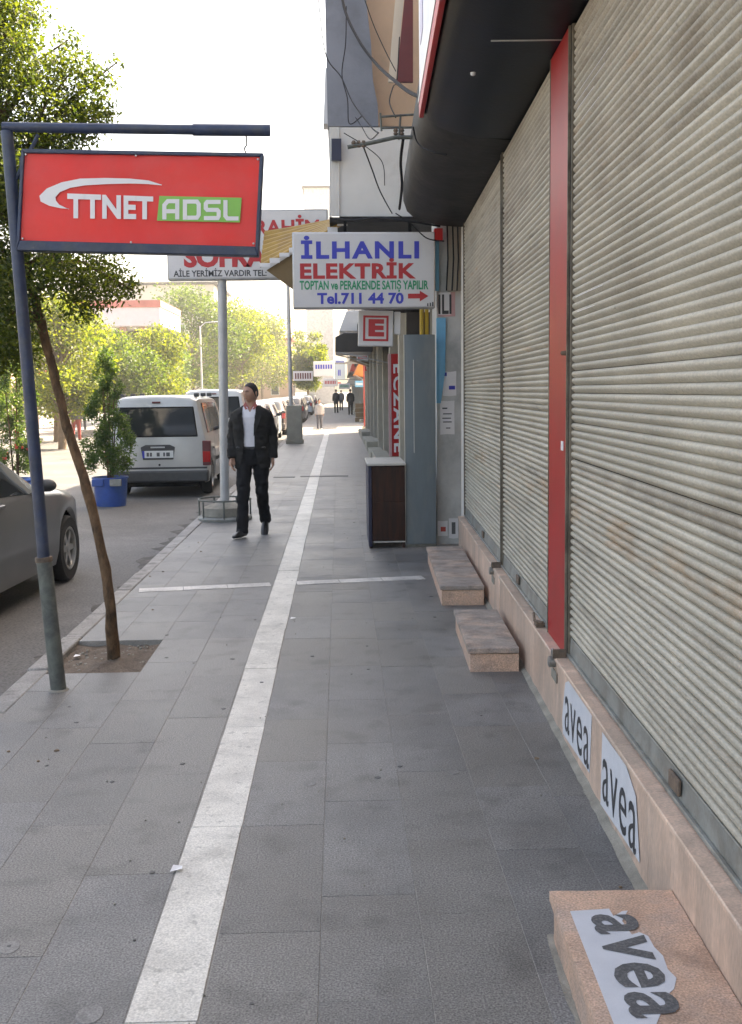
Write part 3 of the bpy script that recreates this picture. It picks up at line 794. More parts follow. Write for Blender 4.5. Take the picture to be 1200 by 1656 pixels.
part_px(b2, 'apricot_wall', M['beige_wall'], [(585, 204), (760, 204), (760, -260), (570, -260)], 12.9, 3.4)
part_px(b2, 'blue_plate', M['blue_black'], [(536, 224), (552, 224), (552, 259), (536, 259)], 12.1, 0.05)
part_px(b2, 'maroon_shutter', M['maroon'], [(641, 132), (668, 132), (668, -80), (662, -80)], 12.0, 0.06)
part_px(b2, 'window_reveal', M['cream_wall'], [(628, 132), (640, 132), (661, -80), (646, -80)], 12.05, 0.05)
part_px(b2, 'white_conduit', M['white_panel'], [(523, 200), (531, 200), (531, 110), (526, 110)], 13.0, 0.3)
# pipes on the front above the door leaf
for (px, m) in ((682, 'yellow_pipe'), (690, 'yellow_pipe'), (698, 'beige_pier')):
    a = P(px, 720, 11.7); b_ = P(px, 380, 11.7)
    MB().tube([(a.x - 1.3, a.y - 11.3, a.z), (b_.x - 1.3, b_.y - 11.3, b_.z)], 0.022, 8).build('pipe', M[m], b2, smooth=True)
part_px(b2, 'blue_jamb', M['sky_paint'], [(706, 652), (713, 652), (720, 600), (721, 514), (706, 514)], 11.10, 0.045)
part_px(b2, 'blue_strip', M['sky_paint'], [(704, 470), (710, 470), (710, 390), (704, 390)], 11.09, 0.05)
part_px(b2, 'red_box', M['red_trim'], [(703, 388), (716, 388), (716, 369), (703, 369)], 11.0, 0.12)
part_px(b2, 'cream_jamb', M['beige_pier'], [(724, 470), (746, 470), (746, 362), (724, 362)], 11.08, 0.06)
for px in (722, 731, 739):
    a = P(px, 470, 11.05); b_ = P(px + 1, 364, 11.05)
    MB().tube([(a.x - 1.3, a.y - 11.3, a.z), ((a.x + b_.x) / 2 - 1.3 + .012, a.y - 11.3, (a.z + b_.z) / 2), (b_.x - 1.3, b_.y - 11.3, b_.z)], 0.008, 6).build('cable', M['cable'], b2, smooth=True)
# dark doorway recess behind the steel leaf
part_px(b2, 'doorway', M['dark_shop'], [(657, 880), (704, 880), (704, 505), (657, 505)], 11.9, 0.05)

# posters on the pillar
def poster(label, x0, y0, x1, y1, m, prints):
    Y = 11.146
    a = P(x0, y1, Y); b_ = P(x1, y0, Y)
    t = thing('poster', label, 'poster', ((a.x + b_.x) / 2, Y, a.z))
    w = (b_.x - a.x) / 2; h = b_.z - a.z
    mb = MB(); rgp = random.Random(x0 + y0)
    poly = [(-w, 0), (0, rgp.uniform(-.01, .01)), (w, 0), (w * .97, h * .5), (w, h), (0, h + rgp.uniform(-.012, .0)), (-w, h)]
    mb.prism(poly, -0.0015, 0.0, lambda u, v, w_: (u, w_, v)); mb.build('sheet', m, t)
    for (u0, u1, v0, v1, mm, txt) in prints:
        if txt: lettering(txt, face_y(-w + 2 * w * u0, -w + 2 * w * u1, h * v0, h * v1, -0.003), mm, t, bold=0.02)
        else: MB().box(-w + 2 * w * u0, -w + 2 * w * u1, -0.0028, -0.0016, h * v0, h * v1).build('print', mm, t)
    return t
M['pinkish'] = mat('pink_print', (0.55, 0.33, 0.33), 0.6, 0.1)
poster('pink and white poster with black letters high on the grey pillar', 708, 472, 736, 512, M['pinkish'], [(0.02, .74, .08, .98, M['t_white'], None), ])
tt = bpy.data.objects['poster']
a = P(709, 508, 11.142); b_ = P(730, 476, 11.142)
lettering('ILI', lambda u, v: (a.x + (b_.x - a.x) * u - tt.location.x, -0.005, a.z + (b_.z - a.z) * v - tt.location.z), M['t_dark'], tt, bold=0.02)
poster('torn remains of a white paper at mid height on the grey pillar', 716, 600, 738, 640, M['t_white'], [(.05, .3, .8, .95, M['t_blue'], None), (.45, .9, .25, .4, M['t_blue'], None)])
poster('white notice sheet with handwritten lines on the grey pillar', 712, 648, 735, 703, M['t_white'], [(.15, .5, .76, .80, M['t_dark'], None), (.2, .8, .60, .63, M['t_dark'], None), (.15, .75, .47, .50, M['t_dark'], None), (.2, .8, .36, .39, M['t_dark'], None), (.4, .7, .18, .21, M['t_dark'], None)])
poster('torn white and red leaflet near the foot of the grey pillar', 708, 842, 724, 867, M['t_white'], [(.3, .8, .3, .6, M['red_goods'], None)])
poster('small white leaflet beside the torn one at the pillar foot', 726, 838, 741, 870, M['t_white'], [(.3, .7, .2, .8, M['t_grey'], None)])

# steel door leaf
t = thing('steel_door', 'blue grey steel door leaf standing open beside the brown counter', 'door', (P(657, 885, 10.95).x, 10.95, 0))
w = P(706, 885, 10.95).x - P(657, 885, 10.95).x; h = P(680, 541, 10.95).z
MB().prism([(0, 0), (.09, -.02), (w, 0.01), (w, .04), (.09, .015), (0, .035)], 0.03, h, lambda u, v, w_: (u, v, w_)).build('leaf', M['steel_blue'], t, bevel=0.004)
MB().box(-0.006, 0.0, -0.004, 0.034, 0.03, h).build('edge_strip', M['alu'], t)
MB().box(.085, .092, -.026, -.0205, h * .45, h - .25).build('weld_line', M['alu'], t)
MB().box(.0, w, .02, .06, -0.0, 0.028).build('threshold', M['bar'], t)

# wooden counter
p0 = P(597, 888, 10.9); x1 = P(656, 888, 10.9).x
h = P(620, 754, 10.9).z
t = thing('wooden_counter', 'dark brown wooden counter with pale stone top on the pavement', 'counter', (p0.x, 10.9, 0))
W_ = x1 - p0.x; D_ = 0.95
MB().box(0.035, W_, 0.0, D_, 0.075, h).build('body', M['wood'], t, bevel=0.006)
MB().box(0.0, 0.034, -0.012, D_ + .01, 0.02, h + .004).build('side_panel', M['blue_black'], t, bevel=0.004)
for z in (0.10, h * .56):
    MB().box(0.05, W_ - .012, -0.006, -0.0005, z, z + 0.008).build('rail', M['wood'], t, bevel=0.002)
for (x, y_) in ((.005, .0), (W_ - .035, .02), (.005, D_ - .05), (W_ - .035, D_ - .05)):
    MB().box(x, x + .03, y_, y_ + .04, 0.002, .074 if x > .01 else .019).build('leg', M['wood'], t)
MB().box(-0.01, W_ + .01, -0.02, D_ + .02, h + .005, h + .030).build('top', M['pale_top'], t, bevel=0.005)
MB().box(.05, W_, -.004, -.0005, .06, .074).build('base_strip', M['pale_top'], t)

# ILHANLI sign
Y = 11.0
a = P(474, 500, Y); b_ = P(703, 374, Y)
t = thing('shop_sign', 'white projecting sign reading İLHANLI ELEKTRİK with a red arrow', 'sign', ((a.x + b_.x) / 2, Y, a.z))
t.rotation_euler = (0, R(0.4), 0)
w = (b_.x - a.x) / 2; h = b_.z - a.z
MB().box(-w, w, 0, 0.16, 0, h).build('sign_box', M['sign_frame'], t, bevel=0.012)
MB().box(-w + .012, w - .012, -0.004, 0.002, .014, h - .012).build('face_panel', M['sign_white'], t, bevel=0.002, seg=1)
def sx(px): return -w + 2 * w * (px - 474) / 229.0
def sz(py): return h * (500 - py) / 126.0
lettering('İLHANLI', face_y(sx(488), sx(677), sz(418), sz(380), -.0062), M['t_blue'], t, bold=0.04, space=1.2)
lettering('ELEKTRİK', face_y(sx(486), sx(672), sz(451), sz(417), -.0062), M['t_red'], t, bold=0.04, space=1.08)
lettering('TOPTAN ve PERAKENDE SATIŞ YAPILIR', face_y(sx(485), sx(692), sz(473), sz(453), -.0062), M['t_green'], t, bold=0.03)
lettering('Tel.711 44 70', face_y(sx(513), sx(652), sz(493), sz(474), -.0062), M['t_blue'], t, bold=0.035)
ar = [(659, 476), (678, 476), (678, 471), (692, 480), (678, 489), (678, 484), (659, 484)]
MB().add([(sx(x), -.0062, sz(y)) for x, y in ar], [tuple(range(7))]).build('arrow', M['t_red'], t)
for i in range(3):
    MB().box(sx(690 + i * 4), sx(692 + i * 4), -.0064, -.0058, sz(497), sz(492 - i)).build('scribble', M['t_dark'], t)
for xx in (-.2, .45):
    MB().box(xx, xx + .03, .06, .09, h - 0.002, h + .12).build('hanger', M['black'], t)
# E sign
a = P(579, 560, 11.2); b_ = P(635, 502, 11.2)
t = thing('letter_sign', 'small square white sign with a red letter E below the large sign', 'sign', ((a.x + b_.x) / 2, 11.2, a.z))
t.rotation_euler = (0, R(1.5), 0)
w = (b_.x - a.x) / 2; h = b_.z - a.z
MB().box(-w, w, 0, 0.12, 0, h).build('sign_box', M['sign_white'], t, bevel=0.008)
mb = MB(); i0, i1 = .14, .2
for (x0, x1_, z0, z1) in ((i0, 1 - i0, i0, i1), (i0, 1 - i0, 1 - i1, 1 - i0), (i0, i1, i1, 1 - i1), (1 - i1, 1 - i0, i1, 1 - i1)):
    mb.box(-w + 2 * w * x0, -w + 2 * w * x1_, -.004, -.001, h * z0, h * z1)
mb.build('border', M['t_red'], t)
lettering('E', face_y(-w * .42, w * .48, h * .27, h * .76, -.004), M['t_red'], t, bold=0.06)
MB().box(w + .01, w + .075, .02, .1, h * .35, h * .98).build('junction_box', M['white_panel'], t, bevel=0.006)

# yellow awning
aw = thing('corrugated_awning', 'yellow corrugated plastic awning behind the white projecting sign', 'awning', (1.2, 12.25, 2.9))
def awn(u, v, dz=0):
    A = P(421, 433, 12.25); B = P(530, 375, 12.25); A2 = P(428, 374, 13.4); B2 = P(640, 340, 13.4)
    B = A + (B - A) * 2.0
    p = (A * (1 - u) + B * u) * (1 - v) + (A2 * (1 - u) + B2 * u) * v
    p.z += dz
    return p - aw.location
mb = MB(); rows = []
for i in range(57):
    v = i / 56
    rows.append([awn(u / 4, v, 0.024 * math.sin(v * 8 * 2 * pi)) for u in range(5)])
mb.rings(rows, cap=False, closed=False)
o = mb.build('sheet', M['yellow_sheet'], aw, smooth=True, sharp=80)
md = o.modifiers.new('s', 'SOLIDIFY'); md.thickness = 0.006
mb = MB()
for i in range(14):
    u0 = i / 14; q = awn(u0 + .5 / 14, 0)
    mb.box(q.x - .055, q.x + .055, q.y - .014, q.y - .004, q.z - .02 - .012 * (i % 2), q.z + .022)
mb.build('edge_trim', M['white_panel'], aw)
A = P(431, 437, 12.3) - aw.location; B = P(471, 412, 12.3) - aw.location; C = P(520, 380, 12.3) - aw.location; D = P(520, 500, 12.3) - aw.location; E_ = P(471, 466, 12.3) - aw.location
MB().prism([(A.x, A.z), (E_.x, E_.z), (D.x, D.z), (C.x, C.z), (B.x, B.z)], 0.05, 0.08, lambda u, v, w_: (u, w_, v)).build('soffit_board', M['brown_board'], aw)

# bracket and cables above
t = thing('cable_bracket', 'rusty pipe bracket with insulators fixed to the end of the canopy', 'bracket', P(668, 215, 8.6))
L0 = t.location
def lp(px, py, Y): return P(px, py, Y) - L0
MB().tube([lp(672, 222, 8.6), lp(640, 222, 8.6), lp(600, 231, 8.6), lp(562, 238, 8.6)], 0.016, 8).build('pipe', M['pole_grey'], t, smooth=True)
for (a_, b__) in (((615, 189), (672, 185)), ((617, 207), (672, 206)), ((617, 212), (615, 183)), ((645, 226), (648, 185))):
    MB().tube([lp(*a_, 8.6), lp(*b__, 8.6)], 0.009, 6).build('rod', M['pole_grey'], t)
for px in (572, 580, 588, 640, 650):
    MB().lathe([(.012, -.02), (.02, -.012), (.012, 0), (.02, .012), (.012, .03)], 8, c=lp(px, 234 if px < 600 else 214, 8.6)).build('insulator', M['rust'], t, smooth=True)
def cable(label, pts, r):
    ps = [P(x, y, Y) for x, y, Y in pts]
    out = []
    for i in range(len(ps) - 1):                     # catmull-rom
        p0_, p1_, p2_, p3_ = ps[max(i - 1, 0)], ps[i], ps[i + 1], ps[min(i + 2, len(ps) - 1)]
        for k_ in range(6):
            s_ = k_ / 6
            out.append(0.5 * ((2 * p1_) + (p2_ - p0_) * s_ + (2 * p0_ - 5 * p1_ + 4 * p2_ - p3_) * s_ ** 2 + (3 * p1_ - p0_ - 3 * p2_ + p3_) * s_ ** 3))
    out.append(ps[-1])
    o = ps[0].copy()
    ob = MB().tube([p - o for p in out], r, 6).build('cable', M['cable'], None, smooth=True, loc=o)
    tag(ob, label, 'cable', 'cables above the pavement')
cable('thick black cable sagging from the top edge to the canopy', [(548, -60, 11.6), (556, 10, 11), (580, 65, 10.4), (610, 105, 9.8), (640, 132, 8.6), (664, 150, 7.9), (690, 160, 7.25)], 0.014)
cable('thin black wire hanging down the grey bay wall', [(560, 10, 12), (559, 70, 12), (553, 120, 12), (562, 160, 12), (565, 200, 12), (585, 188, 11.8)], 0.006)
cable('thin wire crossing from the open sky to the bracket', [(515, 0, 12.2), (523, 70, 12), (532, 100, 11.9), (552, 125, 11.7), (570, 165, 11), (600, 205, 10), (612, 215, 9)], 0.006)
cable('thin wire falling from the pipe bracket down to the sign', [(588, 238, 8.7), (602, 275, 9.2), (615, 310, 10), (634, 345, 10.8)], 0.006)
cable('thin wire crossing the apricot wall', [(590, 0, 12), (604, 40, 11.8), (622, 80, 11.5), (640, 115, 11)], 0.005)
cable('twisted wire from the bracket up the apricot wall', [(640, 190, 9.5), (630, 165, 10), (636, 140, 10.6), (642, 128, 11.2), (646, 60, 11.8)], 0.006)
cable('slack wire between the bracket and the grey bay', [(612, 215, 9), (598, 225, 10), (585, 205, 11), (575, 190, 12.3)], 0.005)
cable('wire bundle running down beside the white balcony', [(652, 225, 8.8), (648, 262, 9.2), (650, 300, 9.8), (646, 338, 10.4)], 0.012)
cable('thin dark wire across the white balcony face', [(556, 215, 12.0), (590, 236, 12.0), (618, 262, 12), (622, 300, 12.0)], 0.005)
cable('black wires lying along the foot of the balcony', [(535, 352, 11.9), (570, 356, 11.6), (610, 352, 11.3), (650, 356, 11.0), (712, 366, 10.9)], 0.011)
cable('short looped wire over the left end of the projecting sign', [(640, 345, 10.8), (665, 362, 10.7), (690, 385, 10.7), (718, 390, 10.8)], 0.006)
cable('loose wire along the dusty canopy end', [(668, 205, 8.0), (676, 232, 8.0), (700, 246, 7.7), (722, 250, 7.6)], 0.006)

# ================================================================== STREET FURNITURE, LEFT
# blue pole with arm
base = P(95, 1113, 5.80); base.z = 0
pole = thing('sign_pole', 'leaning blue painted pipe pole with grey lower sleeve and horizontal arm', 'pole', base)
def rel(px, py, Y, o): return P(px, py, Y) - o
mid = rel(71, 905, 5.80, base); top = rel(11, 212, 5.80, base)
MB().tube([(0, 0, -0.02), tuple(mid)], [0.042, 0.040], 14).build('sleeve', M['pole_grey'], pole, smooth=True)
MB().tube([tuple(mid * 0.985), tuple(mid * 1.02)], 0.046, 14).build('collar', M['rust'], pole, smooth=True)
MB().tube([tuple(mid * 1.0), tuple(top)], [0.034, 0.032], 12).build('tube', M['blue_paint'], pole, smooth=True)
MB().tube([tuple(top + Vector((-.02, 0, .02))), tuple(rel(320, 210, 5.80, base))], 0.026, 12).build('arm', M['blue_paint'], pole, smooth=True)
MB().tube([tuple(rel(312, 210, 5.80, base)), tuple(rel(437, 211, 5.80, base))], 0.031, 12).build('arm_sleeve', M['blue_paint'], pole, smooth=True)
MB().tube([tuple(top + Vector((0, 0, -.30))), tuple(top + Vector((.16, 0, -.02)))], 0.011, 8).build('brace', M['blue_paint'], pole, smooth=True)
hk = rel(398, 218, 5.80, base)
MB().tube([tuple(hk), tuple(hk + Vector((.002, 0, -.05))), tuple(hk + Vector((-.012, 0, -.07))), tuple(hk + Vector((.0, 0, -.10)))], 0.005, 6).build('hook', M['lock'], pole)
MB().lathe([(.056, 0), (.05, .006), (.045, .008)], 14, fn=lambda x, y, z: (x, y, z)).build('concrete_collar', M['cement'], pole, smooth=True)

# red banner sign
Y = 5.77
cA = P(26, 411, Y)
t = thing('hanging_sign', 'red hanging sign reading TTNET ADSL in a blue frame', 'sign', cA)
def q(px, py, dy=0.0):
    p = P(px, py, Y) - cA
    return Vector((p.x, dy, p.z))
def flat(poly, dy, name, m, par):
    return MB().add([tuple(q(x, y, dy)) for x, y in poly], [tuple(range(len(poly)))]).build(name, m, par)
FR = [(35, 241), (426, 248), (418, 414), (27, 405)]
IN = [(40, 248), (420, 254), (413, 399), (33, 389)]
mb = MB(); 
for k_ in range(4):
    a0_, a1_, i1_, i0_ = FR[k_], FR[(k_ + 1) % 4], IN[(k_ + 1) % 4], IN[k_]
    poly = [q(*a0_), q(*a1_), q(*i1_), q(*i0_)]
    mb.add([(p.x, d_, p.z) for d_ in (-.012, .075) for p in poly], [(0, 1, 2, 3), (7, 6, 5, 4), (0, 4, 5, 1), (1, 5, 6, 2), (2, 6, 7, 3), (3, 7, 4, 0)])
mb.build('frame', M['blue_paint'], t, bevel=0.004)
# banner sheet with a little slack
mb = MB(); rows = []
for j in range(25):
    v = j / 24; row = []
    for i in range(41):
        u = i / 40
        a_ = Vector(q(*IN[0])) * (1 - u) + Vector(q(*IN[1])) * u
        b_ = Vector(q(*IN[3])) * (1 - u) + Vector(q(*IN[2])) * u
        p = a_ * (1 - v) + b_ * v
        e = min(u, 1 - u, v * .6, (1 - v) * .6)
        row.append((p.x, 0.004 + 0.0022 * math.sin(u * 30) * math.exp(-e * 9) + .0015 * math.sin(v * 14 + u * 5), p.z))
    rows.append(row)
mb.rings(rows, cap=False, closed=False); sheet = mb.build('banner', M['banner'], t, smooth=True)
MB().box(0, 1, 0, .004, 0, 1).build('back_board', M['blue_paint'], t).matrix_local = Matrix.Translation(q(33, 392, .05)) @ Matrix.Diagonal((q(415, 392).x - q(33, 392).x, 1, q(33, 250).z - q(33, 392).z, 1))
for (x, y) in ((42, 250), (220, 252), (417, 258), (410, 394), (212, 392), (37, 386)):
    p = q(x, y, -.004)
    MB().lathe([(.006, 0), (.004, -.004)], 8, fn=lambda x, y, z: (x, z, y)).build('eyelet', M['alu'], t, loc=p)
# swoosh
sw_o = [(262, 299), (240, 292), (210, 289), (170, 288), (130, 289), (100, 295), (76, 305), (64, 317), (66, 326), (80, 333), (98, 337), (112, 338)]
sw_i = [(262, 300), (240, 298), (210, 297), (172, 298), (138, 300), (114, 304), (97, 311), (90, 319), (91, 325), (96, 331), (104, 335), (112, 339)]
mb = MB(); n = len(sw_o)
mb.add([tuple(q(x, y, -.004)) for x, y in sw_o] + [tuple(q(x, y, -.004)) for x, y in sw_i], [(i, i + 1, n + i + 1, n + i) for i in range(n - 1)])
mb.build('swoosh', M['t_white'], t)
def qmap(x0, x1, yt0, yt1, yb0, yb1, dy=-.004):
    return lambda u, v: tuple(q(x0 + (x1 - x0) * u, (yb0 + (yb1 - yb0) * u) * (1 - v) + (yt0 + (yt1 - yt0) * u) * v, dy))
lettering('TTNET', qmap(109, 248, 313, 318, 353, 355), M['t_white'], t, bold=0.04, space=1.06)
flat([(258, 317), (391, 320), (388, 360), (254, 357)], -.0035, 'green_field', M['t_lime'], t)
# squarish ADSL letters drawn as mitred strokes
def stroke(x0, x1, paths, hw=.115):
    sx_, sy_ = x1 - x0, 33.0
    for path in paths:
        pts_ = [Vector((p[0] * sx_, p[1] * sy_)) for p in path]; h_ = hw * 29
        left, right = [], []
        for i, p in enumerate(pts_):
            d0 = (p - pts_[i - 1]).normalized() if i > 0 else (pts_[1] - p).normalized()
            d1 = (pts_[i + 1] - p).normalized() if i < len(pts_) - 1 else d0
            nn = Vector((-d0.y, d0.x)) + Vector((-d1.y, d1.x)); nn.normalize()
            k_ = h_ / max(.5, nn.dot(Vector((-d0.y, d0.x))))
            left.append(p + nn * k_); right.append(p - nn * k_)
        mb = MB(); n = len(pts_)
        mb.add([tuple(q(x0 + p.x, 355 - p.y + (x0 - 258) * .018, -.006)) for p in left + right], [(i, i + 1, n + i + 1, n + i) for i in range(n - 1)])
        mb.build('lettering', M['t_white'], t)
e_ = .115
stroke(263, 290, [[(e_, 0), (e_, .70), (.32, .89), (1 - e_, .89), (1 - e_, 0)], [(2 * e_ + .01, .40), (1 - 2 * e_ - .01, .40)]])
stroke(296, 325, [[(2 * e_ + .01, .10), (.78, .10), (1 - e_, .24), (1 - e_, .76), (.78, .89), (e_, .89), (e_, 0)]])
stroke(330, 357, [[(0, .10), (.82, .10), (1 - e_, .20), (1 - e_, .42), (.80, .50), (.20, .50), (e_, .58), (e_, .80), (.20, .89), (1, .89)]])
stroke(362, 386, [[(e_, 1), (e_, .22), (.25, .10), (1, .10)]])

# tree beside the pole
tb = on_floor(184, 1068, -0.03)
tree = thing('street_tree', 'leaning slender tree with dark feathery crown growing from the pavement pit', 'tree', tb)
tp = [(184, 1068, 6.40), (179, 985, 6.40), (171, 920, 6.42), (155, 850, 6.42), (140, 790, 6.44), (124, 735, 6.45), (108, 690, 6.46), (96, 640, 6.48), (82, 585, 6.5), (66, 520, 6.52), (52, 470, 6.54), (42, 430, 6.56), (30, 370, 6.6), (20, 300, 6.65), (5, 200, 6.7), (-10, 90, 6.75)]
pts = [P(*a_) - tb for a_ in tp]; pts[0] = Vector((0, 0, -.03))
rs = [0.038, .033, .031, .030, .030, .029, .028, .027, .026, .026, .025, .025, .023, .02, .016, .01]
pts2 = []; rs2 = []; rgt = random.Random(5)
for i in range(len(pts) - 1):
    for k_ in range(3):
        s_ = k_ / 3
        pts2.append(pts[i].lerp(pts[i + 1], s_) + Vector((rgt.uniform(-.003, .003), rgt.uniform(-.003, .003), 0))); rs2.append((rs[i] * (1 - s_) + rs[i + 1] * s_) * rgt.uniform(.90, 1.10))
pts2.append(pts[-1]); rs2.append(rs[-1])
MB().tube(pts2, rs2, 10).build('trunk', M['bark'], tree, smooth=True, sharp=70)
clumps = []; mb = MB()
def clump(px, py, Y, r, frm=None):
    p = P(px, py, Y) - tb
    clumps.append((p.x, p.y, p.z, r, r, r * .8))
    s_ = pts[frm if frm is not None else 11]
    m_ = s_.lerp(p, .55) + Vector((0, 0, .10))
    mb.tube([s_, m_, p], [.014, .009, .004], 5)
for (px, py, Y, r, f_) in ((150, 470, 6.5, .17, 11), (195, 462, 6.7, .13, 11), (110, 440, 6.3, .20, 11), (60, 425, 6.6, .24, 11), (10, 470, 6.4, .24, 10), (-40, 430, 6.6, .3, 11), (130, 500, 6.6, .13, 10),
                         (20, 560, 6.8, .22, 9), (-30, 560, 6.6, .25, 9), (10, 520, 6.3, .18, 9), (170, 430, 6.9, .15, 11), (215, 470, 6.6, .07, 11),
                         (60, 330, 6.9, .3, 12), (120, 340, 7.0, .25, 12), (0, 300, 6.5, .3, 13), (40, 230, 6.8, .25, 13), (-40, 230, 6.6, .3, 13),
                         (100, 185, 6.9, .20, 13), (140, 165, 6.9, .16, 13), (160, 130, 7.0, .13, 13), (120, 110, 6.9, .16, 13), (70, 120, 6.8, .18, 14), (30, 140, 6.6, .20, 14), (-10, 90, 6.7, .25, 14), (110, 65, 7.0, .10, 14), (135, 205, 6.8, .16, 13), (85, 225, 6.7, .18, 13),
                         (20, 40, 6.8, .2, 15), (-30, 0, 6.8, .3, 15), (30, 75, 6.5, .13, 15), (170, 185, 7.0, .10, 13), (190, 100, 7.1, .06, 13), (-90, 320, 6.6, .35, 12), (-90, 120, 6.7, .35, 14), (55, 15, 7, .10, 15)):
    clump(px, py, Y, r, f_)
mb.build('branches', M['bark'], tree, smooth=True)
o = leaves('crown', clumps, 200000, 0.031, M['leaf_near'], tree, 5, flat=0.6, aspect=0.45, shell=0.2)

# restaurant sign on a pole
bs = on_floor(364, 840, 0)
Y = bs.y
t = thing('restaurant_sign', 'white signboard with red and black lettering on a tall grey pole', 'sign', (bs.x, bs.y, 0))
o0 = Vector((bs.x, bs.y, 0))
MB().tube([(0, 0, .0), tuple(P(359, 452, Y) - o0)], 0.058, 14).build('pole', M['galv'], t, smooth=True)
MB().lathe([(.34, 0), (.345, .03), (.33, .05), (.30, .055), (.2, .06)], 24).build('round_foot', M['bar'], t, smooth=True)
for k_ in range(7):
    a_ = 2 * pi * k_ / 7 + .3
    MB().tube([(.33 * math.cos(a_), .33 * math.sin(a_), .03), (.33 * math.cos(a_), .33 * math.sin(a_), .26)], .012, 6).build('foot_rod', M['pole_grey'], t)
MB().tube([(.33 * math.cos(2 * pi * k_ / 20), .33 * math.sin(2 * pi * k_ / 20), .26) for k_ in range(21)], .012, 6).build('foot_ring', M['pole_grey'], t, smooth=True)
MB().lathe([(.30, .06), (.28, .16), (.10, .22)], 14).build('foot_ballast', M['cement'], t, smooth=True)
Y2 = Y - .10
a_ = P(271, 453, Y2) - o0; b_ = P(530, 338, Y2) - o0
w0, w1, z0, z1 = a_.x, b_.x, a_.z, b_.z
MB().box(w0, w1, -.10, .10, z0, z1).build('sign_box', M['sign_frame'], t, bevel=.012)
MB().box(w0 + .02, w1 - .02, -.106, -.101, z0 + .025, z1 - .02).build('face_panel', M['sign_white'], t)
def fx(px): return w0 + (w1 - w0) * (px - 271) / 259.0
def fz(py): return z0 + (z1 - z0) * (453 - py) / 115.0
lettering('RAHİM', face_y(fx(414), fx(516), fz(380), fz(347), -.109), M['t_red'], t, bold=.03)
lettering('SOFRA', face_y(fx(298), fx(432), fz(433), fz(398), -.109), M['t_red'], t, bold=.05)
lettering('AİLE YERİMİZ VARDIR TEL:', face_y(fx(281), fx(430), fz(448), fz(434), -.109), M['t_dark'], t, bold=.02)

# street lamp on a concrete pedestal
bl = on_floor(477, 717, 0)
t = thing('street_lamp', 'slim grey lamp post standing on a square concrete pedestal', 'street lamp', (bl.x, bl.y, 0))
MB().box(-.235, .235, -.235, .235, 0, 1.17).build('pedestal', M['concrete'], t, bevel=.02)
MB().box(-.27, .27, -.27, .27, -.01, .12).build('pedestal_base', M['concrete'], t, bevel=.02)
MB().tube([(-.10, 0, 1.17), (-.12, 0, 6.4)], [.065, .05], 12).build('post', M['galv'], t, smooth=True)
MB().tube([(-.12, 0, 6.35), (-.4, 0, 6.55), (-.9, 0, 6.6)], .03, 8).build('arm', M['galv'], t, smooth=True)
MB().ellipsoid((-1.05, 0, 6.58), (.22, .1, .06)).build('lamp_head', M['galv'], t, smooth=True)

# potted shrubs standing on the road
def shrub(label, px, py, Htop, w, seed, flowers=True):
    b = on_floor(px, py, ROADZ)
    t = thing('potted_shrub', label, 'shrub', b, 0, 'potted shrubs on the roadside')
    h, r = .47, .275
    MB().lathe([(r * .82, 0.01), (r * .84, .03), (r * .98, h - .03), (r * 1.03, h - .025), (r * 1.03, h), (r * .95, h), (r * .9, h - .06)], 24).build('tub', M['tub'], t, smooth=True)
    MB().lathe([(r * .93, h - .05), (.02, h - .045)], 18, cap=False).build('soil', M['soil'], t)
    for s_ in (-1, 1):
        MB().box(r * .5 * s_ - .09, r * .5 * s_ + .09, -r * 1.05, -r * .9, h - .13, h - .02).build('tub_patch', M['tub'] if s_ < 0 else M['bar'], t, bevel=.01)
    rgk = random.Random(seed); mb = MB(); cl = []
    for k_ in range(6):
        a1 = rgk.uniform(0, 6.28); q_ = rgk.uniform(.05, .2)
        mb.tube([(.04 * math.cos(a1), .04 * math.sin(a1), h - .06), (q_ * .5 * math.cos(a1), q_ * .5 * math.sin(a1), h + .6), (q_ * math.cos(a1), q_ * math.sin(a1), Htop * .75)], [.014, .011, .005], 6)
    mb.build('stems', M['bark'], t, smooth=True)
    n_ = 64
    for k_ in range(n_):
        z = h + .16 + (Htop - h - .2) * (k_ / (n_ - 1))
        f_ = (z - h) / (Htop - h)
        env = w * (math.sin(pi * min(1, f_ * .86 + .14)) ** .55) * (1.05 - .42 * f_)
        a1 = rgk.uniform(0, 6.28); rr = env * rgk.uniform(.3, 1.0)
        s_ = rgk.uniform(.06, .125) * (1.15 - .4 * f_)
        cl.append((rr * math.cos(a1), rr * math.sin(a1), z, s_, s_, s_ * 1.35))
    leaves('foliage', cl, 95000, .065, M['leaf_shrub'], t, seed, flat=.2, aspect=.32, shell=.1)
    if flowers:
        mb = MB()
        for k_ in range(16):
            c_ = rgk.choice(cl[4:18]); mb.ellipsoid((c_[0] + rgk.uniform(-.06, .06), c_[1] - .08, c_[2]), (.018, .018, .03), 6, 4)
        mb.build('flowers', M['flower'], t)['kind'] = 'stuff'
    return t
shrub('pointed green shrub in a blue plastic tub behind the white van', 180, 819, 2.48, .43, 3, False)
shrub('leafy shrub with red flowers in a tub left of the blue sign pole', 28, 822, 2.75, .42, 8)

# ================================================================== VEHICLES
def smooth_fn(ctrl, ys_, sig=2):
    z = np.interp(ys_, [c_[0] for c_ in ctrl], [c_[1] for c_ in ctrl])
    kx = np.arange(-6, 7); kk = np.exp(-.5 * (kx / sig) ** 2); kk /= kk.sum()
    zp = np.pad(z, 6, mode='edge')
    return np.convolve(zp, kk, mode='valid')

